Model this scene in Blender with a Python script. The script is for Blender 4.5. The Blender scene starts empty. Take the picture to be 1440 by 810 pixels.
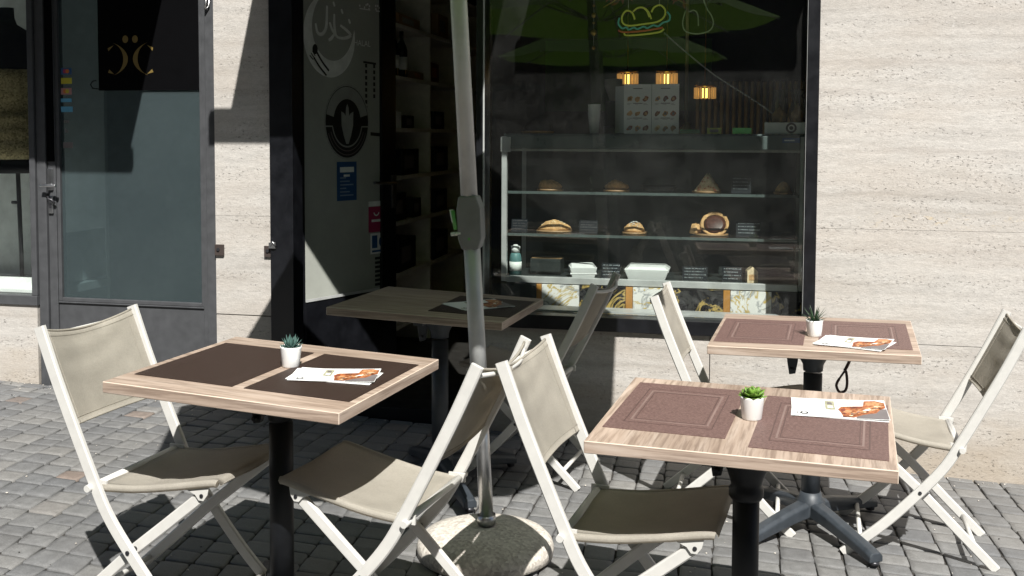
import bpy, math, random
from mathutils import Vector, Matrix
random.seed(7)
C = bpy.context.scene.collection
sc = bpy.context.scene
R = math.radians
GX, GY = -0.0352, -0.0039                     # the pavement falls gently to the right
YW = 5.25                                     # front plane of the facade
def gz(x, y): return GX * max(-15, min(15, x)) + GY * (max(-6, min(6, y)) - 3.5)
GN = Vector((-GX, -GY, 1)).normalized()

# ---------------------------------------------------------------- mesh builder
class MB:
    def __init__(s): s.v, s.f, s.m, s.sm = [], [], [], []
    def add(s, vs, fs, m=0, smooth=False, M=None):
        o = len(s.v)
        s.v += [tuple(M @ Vector(p)) if M is not None else tuple(p) for p in vs]
        s.f += [tuple(i + o for i in f) for f in fs]
        s.m += [m] * len(fs); s.sm += [smooth] * len(fs)
        return s
    def box(s, a, b, m=0, M=None):
        x0, y0, z0 = a; x1, y1, z1 = b
        vs = [(x0,y0,z0),(x1,y0,z0),(x1,y1,z0),(x0,y1,z0),(x0,y0,z1),(x1,y0,z1),(x1,y1,z1),(x0,y1,z1)]
        return s.add(vs, [(0,3,2,1),(4,5,6,7),(0,1,5,4),(1,2,6,5),(2,3,7,6),(3,0,4,7)], m, False, M)
    def prism(s, pts, n, m=0, M=None):
        """pts: closed 3-D polygon, n: extrusion vector"""
        k = len(pts); n = Vector(n)
        vs = [Vector(p) for p in pts] + [Vector(p) + n for p in pts]
        fs = [tuple(range(k))[::-1], tuple(range(k, 2*k))] + [(i, (i+1) % k, k+(i+1) % k, k+i) for i in range(k)]
        return s.add(vs, fs, m, False, M)
    def poly(s, pts, m=0, M=None): return s.add(pts, [tuple(range(len(pts)))], m, False, M)
    def tube(s, path, r, n=10, m=0, M=None, cap=True, closed=False):
        P = [Vector(p) for p in path]; k = len(P)
        rr = r if isinstance(r, (list, tuple)) else [r] * k
        vs, fs = [], []
        up = None
        for i, p in enumerate(P):
            if closed: t = (P[(i+1) % k] - P[i-1]).normalized()
            else: t = (P[min(i+1, k-1)] - P[max(i-1, 0)]).normalized()
            if up is None:
                a = Vector((0,0,1)) if abs(t.z) < .9 else Vector((1,0,0))
                up = (a - t * a.dot(t)).normalized()
            else: up = (up - t * up.dot(t)).normalized()
            sd = t.cross(up)
            for j in range(n):
                an = 2 * math.pi * j / n
                vs.append(p + (up * math.cos(an) + sd * math.sin(an)) * rr[i])
        L = k if closed else k - 1
        for i in range(L):
            for j in range(n):
                a, b = i*n + j, i*n + (j+1) % n
                c, d = ((i+1) % k)*n + (j+1) % n, ((i+1) % k)*n + j
                fs.append((a, d, c, b))
        s.add(vs, fs, m, True, M)
        if cap and not closed:
            s.add([], [], m)
            o = len(s.v) - len(vs)
            s.f += [tuple(o + j for j in range(n)), tuple(o + (k-1)*n + j for j in range(n))[::-1]]
            s.m += [m, m]; s.sm += [False, False]
        return s
    def lathe(s, prof, n=24, m=0, M=None, sx=1, sy=1):
        k = len(prof); vs, fs = [], []
        for (r, z) in prof:
            for j in range(n):
                a = 2*math.pi*j/n
                vs.append((r*sx*math.cos(a), r*sy*math.sin(a), z))
        for i in range(k-1):
            for j in range(n):
                fs.append((i*n+j, i*n+(j+1) % n, (i+1)*n+(j+1) % n, (i+1)*n+j))
        if prof[0][0] > 1e-5: fs.append(tuple(range(n))[::-1])
        if prof[-1][0] > 1e-5: fs.append(tuple((k-1)*n+j for j in range(n)))
        return s.add(vs, fs, m, True, M)
    def bar(s, path, w, t, y, m=0, ch=.005, M=None):
        """flat bar swept along an XZ path: w in the plane, t across it (Y), centred on y, chamfered"""
        P = [Vector((p[0], 0, p[1])) for p in path]; k = len(P); vs, fs = [], []
        h, q = w/2, t/2
        sec = [(-h, -q+ch), (-h+ch, -q), (h-ch, -q), (h, -q+ch), (h, q-ch), (h-ch, q), (-h+ch, q), (-h, q-ch)]
        for i, p in enumerate(P):
            tg = (P[min(i+1, k-1)] - P[max(i-1, 0)]).normalized()
            nr = Vector((tg.z, 0, -tg.x))
            for a, b in sec: vs.append(p + nr*a + Vector((0, y+b, 0)))
        for i in range(k-1):
            for j in range(8):
                fs.append((i*8+j, i*8+(j+1) % 8, (i+1)*8+(j+1) % 8, (i+1)*8+j))
        fs += [tuple(range(8))[::-1], tuple((k-1)*8+j for j in range(8))]
        return s.add(vs, fs, m, False, M)
    def build(s, name, mats, parent=None, bevel=0, seg=2, auto=False):
        me = bpy.data.meshes.new(name)
        me.from_pydata(s.v, [], s.f)
        for mt in (mats if isinstance(mats, (list, tuple)) else [mats]): me.materials.append(mt)
        for p, mi, sm in zip(me.polygons, s.m, s.sm): p.material_index = mi; p.use_smooth = sm
        me.update()
        o = bpy.data.objects.new(name, me); C.objects.link(o)
        if parent is not None: o.parent = parent
        if bevel:
            b = o.modifiers.new('bevel', 'BEVEL'); b.width = bevel; b.segments = seg; b.limit_method = 'ANGLE'; b.angle_limit = R(35)
        return o

def tag(o, label=None, cat=None, group=None, kind=None):
    if label: o['label'] = label
    if cat: o['category'] = cat
    if group: o['group'] = group
    if kind: o['kind'] = kind
    return o
def thing(name, label, cat, loc=(0,0,0), rz=0, group=None, M=None):
    o = bpy.data.objects.new(name, None); C.objects.link(o); o.empty_display_size = .1
    if M is not None: o.matrix_world = M
    else: o.location = loc; o.rotation_euler = (0, 0, rz)
    return tag(o, label, cat, group)
def copy_tree(root, M, label):
    r = root.copy(); C.objects.link(r); r.matrix_world = M; r['label'] = label
    for ch in list(root.children):
        c = ch.copy(); C.objects.link(c); c.parent = r
        for g in ch.children:
            d = g.copy(); C.objects.link(d); d.parent = c
    return r
def smooth_path(P, n=6):
    out = []; k = len(P); V = [Vector(p) for p in P]
    for i in range(k-1):
        p0, p1, p2, p3 = V[max(i-1, 0)], V[i], V[i+1], V[min(i+2, k-1)]
        for j in range(n):
            t = j/n
            out.append(.5*((2*p1)+(p2-p0)*t+(2*p0-5*p1+4*p2-p3)*t*t+(3*p1-p0-3*p2+p3)*t**3))
    out.append(V[-1]); return out

# ---------------------------------------------------------------- materials
class NT:
    def __init__(s, name):
        s.mat = bpy.data.materials.new(name); s.mat.use_nodes = True
        s.t = s.mat.node_tree; s.b = s.t.nodes['Principled BSDF']; s.out = s.t.nodes['Material Output']
    def n(s, ty, **kw):
        nd = s.t.nodes.new(ty)
        for k, v in kw.items():
            if k.startswith('i_'):
                key = k[2:]
                key = int(key) if key.isdigit() else key
                nd.inputs[key].default_value = v
            else: setattr(nd, k, v)
        return nd
    def l(s, a, b): s.t.links.new(a, b)
    def obj(s, scale=(1,1,1), rot=(0,0,0)):
        tc = s.n('ShaderNodeTexCoord'); mp = s.n('ShaderNodeMapping')
        mp.inputs['Scale'].default_value = scale; mp.inputs['Rotation'].default_value = rot
        s.l(tc.outputs['Object'], mp.inputs['Vector']); return mp.outputs['Vector']
    def noise(s, vec, scale, detail=4, rough=.55, dist=0):
        nd = s.n('ShaderNodeTexNoise'); nd.inputs['Scale'].default_value = scale; nd.inputs['Detail'].default_value = detail
        nd.inputs['Roughness'].default_value = rough; nd.inputs['Distortion'].default_value = dist
        s.l(vec, nd.inputs['Vector']); return nd.outputs['Fac']
    def ramp(s, fac, stops):
        nd = s.n('ShaderNodeValToRGB'); e = nd.color_ramp.elements
        while len(e) < len(stops): e.new(.5)
        for el, (p, c) in zip(e, stops): el.position = p; el.color = (*c, 1) if len(c) == 3 else c
        s.l(fac, nd.inputs['Fac']); return nd.outputs['Color']
    def mix(s, fac, a, b, mode='MIX'):
        nd = s.n('ShaderNodeMix'); nd.data_type = 'RGBA'; nd.blend_type = mode
        for sock, v in ((nd.inputs[0], fac), (nd.inputs[6], a), (nd.inputs[7], b)):
            if isinstance(v, (int, float)): sock.default_value = v
            elif isinstance(v, tuple): sock.default_value = (*v, 1)
            else: s.l(v, sock)
        return nd.outputs[2]
    def math(s, op, a, b=None):
        nd = s.n('ShaderNodeMath'); nd.operation = op
        for sock, v in ((nd.inputs[0], a), (nd.inputs[1], b)):
            if v is None: continue
            if isinstance(v, (int, float)): sock.default_value = v
            else: s.l(v, sock)
        return nd.outputs[0]
    def bump(s, h, strength=.3, dist=.01, prev=None):
        nd = s.n('ShaderNodeBump'); nd.inputs['Strength'].default_value = strength; nd.inputs['Distance'].default_value = dist
        s.l(h, nd.inputs['Height'])
        if prev is not None: s.l(prev, nd.inputs['Normal'])
        s.l(nd.outputs['Normal'], s.b.inputs['Normal']); return nd.outputs['Normal']
    def set(s, col=None, rough=None, metal=None, spec=None, **kw):
        if col is not None:
            if isinstance(col, tuple): s.b.inputs['Base Color'].default_value = (*col, 1)
            else: s.l(col, s.b.inputs['Base Color'])
        if rough is not None:
            if isinstance(rough, (int, float)): s.b.inputs['Roughness'].default_value = rough
            else: s.l(rough, s.b.inputs['Roughness'])
        if metal is not None: s.b.inputs['Metallic'].default_value = metal
        if spec is not None: s.b.inputs['Specular IOR Level'].default_value = spec
        for k, v in kw.items(): s.b.inputs[k].default_value = v
        return s
def plain(name, col, rough=.5, metal=0, spec=.5, var=.12, scale=14, bump=0):
    """a paint or plastic with slight unevenness of colour and gloss"""
    t = NT(name); v = t.obj()
    f = t.noise(v, scale, 5)
    lo = tuple(c*(1-var) for c in col); hi = tuple(min(1, c*(1+var)) for c in col)
    t.set(t.ramp(f, [(.3, lo), (.7, hi)]), t.ramp(f, [(.3, (rough*.85,)*3), (.75, (min(1, rough*1.2),)*3)]), metal, spec)
    if bump: t.bump(t.noise(v, scale*14, 3), bump, .002)
    return t.mat
def emis(name, col, strength):
    t = NT(name); t.set((col[0]*.5, col[1]*.5, col[2]*.5), .5)
    t.b.inputs['Emission Color'].default_value = (*col, 1); t.b.inputs['Emission Strength'].default_value = strength
    return t.mat

def travertine():
    t = NT('travertine')
    warp = t.noise(t.obj((1.2, 1.2, 3)), 2.0, 4)
    g = t.n('ShaderNodeTexCoord'); sx = t.n('ShaderNodeSeparateXYZ'); t.l(g.outputs['Object'], sx.inputs[0])
    z = t.math('ADD', sx.outputs['Z'], t.math('MULTIPLY', t.math('SUBTRACT', warp, .5), .045))
    def vec(kx, kz):
        c = t.n('ShaderNodeCombineXYZ'); t.l(t.math('MULTIPLY', sx.outputs['X'], kx), c.inputs[0]); t.l(t.math('MULTIPLY', sx.outputs['Y'], kx), c.inputs[1]); t.l(t.math('MULTIPLY', z, kz), c.inputs[2]); return c.outputs[0]
    wide = t.noise(vec(.5, 9), 1.0, 6, .6); fine_s = t.noise(vec(30, 75), 1.0, 6, .72); mid = t.noise(vec(2.6, 24), 1.0, 6, .65)
    c = t.ramp(wide, [(.28, (.345,.32,.29)), (.43, (.425,.402,.372)), (.57, (.465,.443,.412)), (.72, (.39,.362,.332))])
    c = t.mix(.32, c, t.ramp(mid, [(.32, (.38,)*3), (.5, (.52,)*3), (.68, (.62,)*3)]), 'OVERLAY')
    c = t.mix(.4, c, t.ramp(fine_s, [(.3, (.36,)*3), (.5, (.52,)*3), (.7, (.64,)*3)]), 'OVERLAY')
    blot = t.noise(vec(2.2, 5), 1.1, 5, .6)
    c = t.mix(t.ramp(blot, [(.34, (.32,)*3), (.6, (0,)*3)]), c, (.42,.365,.31))
    # pits: small holes gathered in beds
    pit = t.noise(vec(48, 88), 1, 4, .7); zone = t.noise(vec(1.3, 12), 1.3, 4, .6)
    zr = t.ramp(zone, [(.47, (0,)*3), (.62, (1,)*3)])
    pm = t.math('MULTIPLY', t.ramp(pit, [(.58, (0,)*3), (.68, (1,)*3)]), zr)
    pb = t.math('MULTIPLY', t.ramp(t.noise(vec(60, 130), 1, 3, .7), [(.56, (0,)*3), (.66, (1,)*3)]), zr)
    c = t.mix(t.math('MULTIPLY', pb, .42), c, (.64,.63,.60))
    c = t.mix(t.math('MULTIPLY', pm, .42), c, (.23,.20,.17))
    fine = t.noise(t.obj(), 170, 4, .72)
    c = t.mix(.35, c, t.ramp(fine, [(.3, (.36,)*3), (.7, (.68,)*3)]), 'OVERLAY')
    # ochre staining along one bed of the stone
    st = t.noise(t.obj((9, 1, 24)), 1.7, 5, .7)
    zm = t.ramp(t.math('ABSOLUTE', t.math('SUBTRACT', sx.outputs['Z'], 1.155)), [(.0, (1,)*3), (.05, (0,)*3)])
    xm = t.ramp(t.math('SUBTRACT', sx.outputs['X'], .42), [(.0, (0,)*3), (.2, (1,)*3)])
    sm = t.math('MULTIPLY', t.math('MULTIPLY', t.ramp(st, [(.56, (0,)*3), (.66, (.55,)*3)]), zm), xm)
    c = t.mix(sm, c, (.55,.42,.22))
    gr = t.ramp(t.math('ADD', sx.outputs['Z'], t.math('MULTIPLY', t.math('SUBTRACT', blot, .5), .5)), [(.0, (1,)*3), (.36, (0,)*3)])
    c = t.mix(t.math('MULTIPLY', gr, .6), c, (.31,.25,.18))
    drip = t.noise(vec(14, .8), 1.0, 4, .6)
    c = t.mix(t.ramp(drip, [(.58, (0,)*3), (.75, (.10,)*3)]), c, (.33,.30,.26))
    t.set(c, .78, spec=.25)
    n1 = t.bump(t.math('SUBTRACT', t.math('ADD', t.math('MULTIPLY', wide, .3), t.math('MULTIPLY', fine_s, .5)), pm), .8, .006); t.bump(fine, .3, .002, n1)
    return t.mat
def wood(name, across=False):
    t = NT(name)
    v = t.obj((20, 1.6, 20) if across else (1.6, 20, 20))
    a = t.noise(v, 1.5, 8, .62, .35)
    b = t.noise(t.obj((70, 3, 70) if across else (3, 70, 70)), 1.4, 5, .65)
    c = t.ramp(a, [(.25, (.21,.15,.115)), (.42, (.345,.262,.205)), (.55, (.405,.317,.255)), (.74, (.475,.39,.325))])
    c = t.mix(t.ramp(b, [(.47, (0,)*3), (.61, (.68,)*3)]), c, (.19,.137,.105))
    pl = t.noise(t.obj((5, .3, .3) if across else (.3, 5, .3)), 1.6, 1)
    c = t.mix(.3, c, t.ramp(pl, [(.35, (.3,)*3), (.65, (.7,)*3)]), 'OVERLAY')
    t.set(c, .5, spec=.35); t.bump(a, .2, .002)
    return t.mat
def fabric(name, col):
    t = NT(name); v = t.obj()
    w1 = t.n('ShaderNodeTexWave', bands_direction='Y'); w1.inputs['Scale'].default_value = 260; t.l(v, w1.inputs['Vector'])
    w2 = t.n('ShaderNodeTexWave', bands_direction='DIAGONAL'); w2.inputs['Scale'].default_value = 190; t.l(v, w2.inputs['Vector'])
    f = t.noise(v, 9, 5, .6); g = t.noise(v, 240, 3, .7)
    c = t.ramp(f, [(.3, tuple(x*.88 for x in col)), (.7, tuple(x*1.1 for x in col))])
    c = t.mix(.3, c, t.ramp(g, [(.3, (.3,)*3), (.7, (.7,)*3)]), 'OVERLAY')
    t.set(c, .8, spec=.25)
    n = t.bump(t.math('ADD', w1.outputs['Fac'], w2.outputs['Fac']), .25, .0012); t.bump(f, .25, .01, n)
    # the mesh weave lets a little sun through
    tr = t.n('ShaderNodeBsdfTranslucent'); tr.inputs['Color'].default_value = (.56,.48,.36,1)
    mx = t.n('ShaderNodeMixShader'); mx.inputs[0].default_value = .36
    t.l(t.b.outputs[0], mx.inputs[1]); t.l(tr.outputs[0], mx.inputs[2]); t.l(mx.outputs[0], t.out.inputs['Surface'])
    return t.mat
def matweave(name, col, hi):
    t = NT(name); v = t.obj()
    w1 = t.n('ShaderNodeTexWave', bands_direction='X'); w1.inputs['Scale'].default_value = 170; t.l(v, w1.inputs['Vector'])
    w2 = t.n('ShaderNodeTexWave', bands_direction='Y'); w2.inputs['Scale'].default_value = 170; t.l(v, w2.inputs['Vector'])
    k = t.math('MULTIPLY', w1.outputs['Fac'], w2.outputs['Fac'])
    n = t.ramp(t.noise(v, 130, 4, .75), [(.35, (0,)*3), (.68, (1,)*3)])
    c = t.mix(t.math('MULTIPLY', t.math('ADD', k, n), .5), col, hi)
    t.set(c, .5, spec=.45); t.bump(t.math('ADD', k, n), .5, .0015)
    return t.mat
def stone():
    t = NT('paving_stone'); v = t.obj()
    ge = t.n('ShaderNodeNewGeometry'); ri = ge.outputs['Random Per Island']
    base = t.ramp(ri, [(0, (.122,.124,.127)), (.4, (.152,.153,.153)), (.8, (.178,.177,.173)), (.99, (.19,.186,.178)), (.996, (.205,.16,.132)), (1, (.15,.13,.12))])
    f = t.noise(v, 22, 6, .65); g = t.noise(v, 190, 4, .7); big = t.noise(v, 1.3, 3)
    c = t.mix(.5, base, t.ramp(f, [(.3, (.33,)*3), (.7, (.68,)*3)]), 'OVERLAY')
    c = t.mix(.45, c, t.ramp(g, [(.3, (.3,)*3), (.72, (.72,)*3)]), 'OVERLAY')
    c = t.mix(t.ramp(big, [(.4, (.25,)*3), (.62, (0,)*3)]), c, (.15,.14,.125))
    t.set(c, t.ramp(f, [(.3, (.55,)*3), (.7, (.8,)*3)]), spec=.4)
    n = t.bump(f, .5, .006); t.bump(g, .35, .002, n)
    return t.mat
def grit(name, lo, hi, scale, rough=.9):
    t = NT(name); v = t.obj()
    vo = t.n('ShaderNodeTexVoronoi'); vo.inputs['Scale'].default_value = scale; t.l(v, vo.inputs['Vector'])
    sp = t.n('ShaderNodeSeparateColor'); t.l(vo.outputs['Color'], sp.inputs[0])
    n = t.noise(v, scale*.25, 4)
    c = t.mix(t.math('MULTIPLY', t.math('ADD', sp.outputs[0], n), .55), lo, hi)
    t.set(c, rough, spec=.25); t.bump(vo.outputs['Distance'], .4, .003)
    return t.mat
def glass(name, tint=(.86,.9,.88), dust=.02, refl=1.0, dcol=(.5,.5,.48), spread=1.0):
    """a thin pane: Fresnel mirror over a tinted see-through sheet, with a little dust on it"""
    t = NT(name); t.t.nodes.remove(t.b)
    tr = t.n('ShaderNodeBsdfTransparent'); tr.inputs[0].default_value = (*tint, 1)
    gl = t.n('ShaderNodeBsdfGlossy'); gl.inputs['Roughness'].default_value = .015
    lw_ = t.n('ShaderNodeLayerWeight'); lw_.inputs['Blend'].default_value = .5
    fr = t.math('ADD', t.math('MULTIPLY', t.math('POWER', lw_.outputs['Facing'], 5), .95), .042)     # Schlick, the same from both faces
    mx = t.n('ShaderNodeMixShader'); t.l(t.math('MULTIPLY', fr, refl), mx.inputs[0])
    t.l(tr.outputs[0], mx.inputs[1]); t.l(gl.outputs[0], mx.inputs[2])
    df = t.n('ShaderNodeBsdfDiffuse'); df.inputs[0].default_value = (*dcol, 1)
    v = t.obj(); d = t.ramp(t.noise(v, 3.5, 6, .7), [(.4, (dust*(1-.6*spread),)*3), (.75, (dust*(1+.8*spread),)*3)])
    m2 = t.n('ShaderNodeMixShader'); t.l(d, m2.inputs[0]); t.l(mx.outputs[0], m2.inputs[1]); t.l(df.outputs[0], m2.inputs[2])
    t.l(m2.outputs[0], t.out.inputs['Surface']); return t.mat
def marble(name, base, vein, gold):
    t = NT(name); v = t.obj()
    n1 = t.noise(v, 6, 6, .6, 1.2); n2 = t.noise(v, 3.4, 4, .6, 2.0)
    c = t.mix(t.ramp(n1, [(.46, (0,)*3), (.5, (1,)*3), (.54, (0,)*3)]), base, vein)
    c = t.mix(t.ramp(n2, [(.475, (0,)*3), (.5, (1,)*3), (.53, (0,)*3)]), c, gold)
    t.set(c, .25, spec=.5); return t.mat
def cloth_green():
    t = NT('umbrella_cloth'); c = (.075, .15, .022)
    t.set(c, .85, spec=.2); tr = t.n('ShaderNodeBsdfTranslucent'); tr.inputs[0].default_value = (.125, .225, .037, 1)
    mx = t.n('ShaderNodeMixShader'); mx.inputs[0].default_value = .35
    t.l(t.b.outputs[0], mx.inputs[1]); t.l(tr.outputs[0], mx.inputs[2]); t.l(mx.outputs[0], t.out.inputs['Surface'])
    return t.mat
def frosted():
    t = NT('frosted_film'); v = t.obj(); f = t.noise(v, 2.2, 5, .65)
    t.set(t.ramp(f, [(.3, (.058,.078,.084)), (.7, (.074,.097,.102))]), .32, spec=.6)
    tr = t.n('ShaderNodeBsdfTransparent'); tr.inputs[0].default_value = (.80,.88,.89,1)
    mx = t.n('ShaderNodeMixShader'); mx.inputs[0].default_value = .55
    t.l(t.b.outputs[0], mx.inputs[1]); t.l(tr.outputs[0], mx.inputs[2]); t.l(mx.outputs[0], t.out.inputs['Surface'])
    return t.mat
def sequin():
    t = NT('gold_sequins'); v = t.obj()
    vo = t.n('ShaderNodeTexVoronoi'); vo.inputs['Scale'].default_value = 110; t.l(v, vo.inputs['Vector'])
    sp = t.n('ShaderNodeSeparateColor'); t.l(vo.outputs['Color'], sp.inputs[0])
    t.set(t.mix(sp.outputs[0], (.22,.17,.07), (.62,.50,.26)), .5, .1); t.bump(sp.outputs[1], .8, .004)
    return t.mat
def facade_mat(name, a, b):
    t = NT(name); f = t.noise(t.obj(), .8, 6, .6); t.set(t.ramp(f, [(.3, a), (.7, b)]), .85, spec=.2); return t.mat

M = dict(
    trav=travertine(), wood=wood('oak_laminate'), wood_x=wood('oak_laminate_crosswise', True),
    fab=fabric('taupe_sling_fabric', (.44,.412,.355)), chair=plain('ivory_powder_coat', (.56,.55,.52), .38, 0, .5, .04, 30),
    bolt=plain('dark_bolt', (.05,.05,.055), .4, .6), iron=plain('black_cast_iron', (.008,.009,.011), .5, .0, .3, .25, 25),
    iron_g=plain('anthracite_base', (.035,.042,.05), .45, 0, .5, .2, 25),
    mat_dark=matweave('dark_woven_vinyl', (.026,.014,.010), (.048,.028,.021)), mat_rose=matweave('mauve_woven_vinyl', (.085,.046,.040), (.29,.185,.163)),
    mat_line=plain('mat_border_line', (.21,.145,.128), .5), mat_dline=plain('mat_dark_border', (.10,.062,.055), .5), stripe=plain('mat_stripe', (.045,.028,.023), .5),
    pot=plain('white_glazed_pot', (.80,.80,.79), .3, 0, .5, .02), soil=grit('potting_soil', (.015,.011,.008), (.05,.04,.03), 300),
    leaf_b=plain('bluegreen_leaf', (.055,.115,.10), .5, 0, .4, .3, 60), leaf_g=plain('fresh_green_leaf', (.13,.24,.035), .45, 0, .4, .35, 60), leaf_d=plain('dark_green_leaf', (.02,.048,.02), .4, 0, .5, .35, 60),
    paper=plain('white_paper', (.80,.80,.79), .5, 0, .4, .02), ink=plain('black_ink', (.02,.02,.022), .5), pic=plain('greenish_picture', (.33,.32,.22), .5, 0, .4, .4, 120),
    sandw=plain('printed_crust', (.33,.11,.04), .5, 0, .4, .7, 110), sandw2=plain('printed_filling', (.16,.04,.025), .5, 0, .4, .6, 110), sandl=plain('printed_bread', (.50,.24,.11), .5, 0, .4, .5, 110), greyp=plain('printed_grey', (.16,.14,.14), .5),
    black=plain('black_shopfront_paint', (.0065,.007,.009), .35, 0, .5, .3), arris=plain('laminate_edge', (.56,.46,.37), .4), blackm=plain('matt_black_board', (.0025,.0025,.003), .8, 0, .04),
    grey=plain('grey_door_paint', (.062,.064,.068), .5, 0, .4, .12, 20), steel=plain('brushed_steel', (.55,.55,.55), .32, 1.0, .5, .1), alu=plain('anodised_aluminium', (.52,.53,.52), .45, .2, .5, .1),
    hub=plain('grey_plastic', (.19,.20,.20), .5), lever=plain('green_grip', (.10,.32,.08), .45), leverw=plain('pale_grip', (.6,.66,.58), .45),
    conc=grit('washed_concrete', (.30,.265,.23), (.72,.675,.60), 105), mortar=grit('sand_mortar', (.018,.017,.016), (.055,.05,.045), 220),
    stone=stone(), street=grit('street_asphalt', (.09,.09,.09), (.15,.15,.15), 60), canopy=cloth_green(), awn=plain('awning_canvas', (.05,.075,.05), .85, 0, .2),
    pane=glass('shop_window_glass', (.935,.955,.945), .010), dpane=glass('glass_door_film', (.30,.32,.28), .62, .7, (.60,.62,.56), .12), cpane=glass('case_glass', (.977,.985,.981), .005, .6), lpane=glass('left_shop_glass', (.93,.95,.94), .008),
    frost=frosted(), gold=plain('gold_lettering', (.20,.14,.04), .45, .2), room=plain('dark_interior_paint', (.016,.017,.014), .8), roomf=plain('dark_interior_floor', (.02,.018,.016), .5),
    roomw=plain('pale_interior_wall', (.74,.76,.74), .8), green=plain('dark_green_wall', (.02,.11,.01), .7), shelfm=plain('grey_melamine', (.70,.66,.58), .5), shelfd=plain('shelf_back', (.34,.32,.28), .6),
    casew=plain('pale_case_frame', (.45,.46,.45), .35, .2), caset=plain('teal_case_beam', (.10,.125,.12), .3, .1), cased=plain('dark_case_lining', (.035,.04,.04), .4),
    mw=marble('white_gold_marble', (.72,.71,.68), (.30,.31,.31), (.48,.33,.05)), mb=marble('black_gold_marble', (.010,.010,.012), (.05,.05,.05), (.50,.36,.12)), amberrod=plain('pale_gold_rods', (.80,.63,.34), .45, .05), amber=plain('amber_wood_strip', (.42,.20,.045), .4),
    crust=plain('bread_crust', (.58,.34,.15), .6, 0, .3, .35, 60), pale=plain('pale_dough', (.76,.60,.39), .65, 0, .3, .25, 60), jam=plain('dark_chocolate_filling', (.07,.02,.012), .4, 0, .5, .5, 80), filling=plain('salmon_filling', (.55,.20,.11), .5, 0, .4, .5, 90),
    board=plain('serving_board', (.32,.19,.09), .5), foam=plain('white_foam', (.78,.78,.77), .5, 0, .4, .03), slate=plain('slate_card', (.009,.012,.016), .6, 0, .25), chalk=plain('chalk', (.42,.46,.48), .8), chalkb=plain('blue_chalk', (.22,.30,.42), .8),
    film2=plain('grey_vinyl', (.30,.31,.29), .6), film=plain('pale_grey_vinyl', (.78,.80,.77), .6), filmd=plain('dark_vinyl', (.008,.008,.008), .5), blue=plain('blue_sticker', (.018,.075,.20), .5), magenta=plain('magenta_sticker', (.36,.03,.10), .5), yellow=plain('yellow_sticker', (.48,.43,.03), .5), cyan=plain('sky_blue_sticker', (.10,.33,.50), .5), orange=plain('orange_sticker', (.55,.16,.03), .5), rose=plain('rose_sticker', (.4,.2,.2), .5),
    skin=plain('matt_black_jersey', (.006,.006,.007), .9, 0, .1), seq=sequin(), lamp=emis('lamp_glow', (1, .75, .15), 2.2), lampd=emis('lamp_amber_rod', (1, .50, .13), .22), brass=plain('brass', (.5,.32,.10), .3, 1.0),
    neon_y=emis('yellow_neon', (.75,.8,.12), .06), neon_g=emis('teal_neon', (.10,.5,.42), .06), neon_w=emis('pale_neon', (.6,.7,.45), .02), neon_r=emis('red_neon', (.6,.10,.05), .06), cord=plain('pale_cord', (.35,.37,.33), .6),
    gl_g=plain('green_label', (.25,.85,.25), .5), gl_d=plain('dark_green_label', (.02,.16,.03), .5), gl_y=plain('yellow_green_label', (.35,.42,.05), .5), redl=plain('red_leaves', (.32,.05,.05), .6), crystal=glass('plastic_bag', (.75,.78,.77), .1),
    hookm=plain('bronze_hook', (.05,.03,.025), .35, .7), rust=plain('dark_brown_iron', (.06,.045,.04), .6, .3), bottle=plain('dark_bottle', (.012,.02,.012), .12), teal=plain('teal_label', (.10,.22,.22), .5),
    opp=facade_mat('ochre_render', (.085,.065,.05), (.115,.09,.068)), opp2=facade_mat('grey_render', (.07,.07,.07), (.10,.097,.093)), winf=plain('shutter_paint', (.06,.075,.06), .6), wdark=plain('dark_window_glass', (.01,.012,.014), .08), carp=plain('silver_car_paint', (.42,.43,.44), .25, .5), tyre=plain('tyre_rubber', (.015,.015,.016), .8),
)

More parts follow.
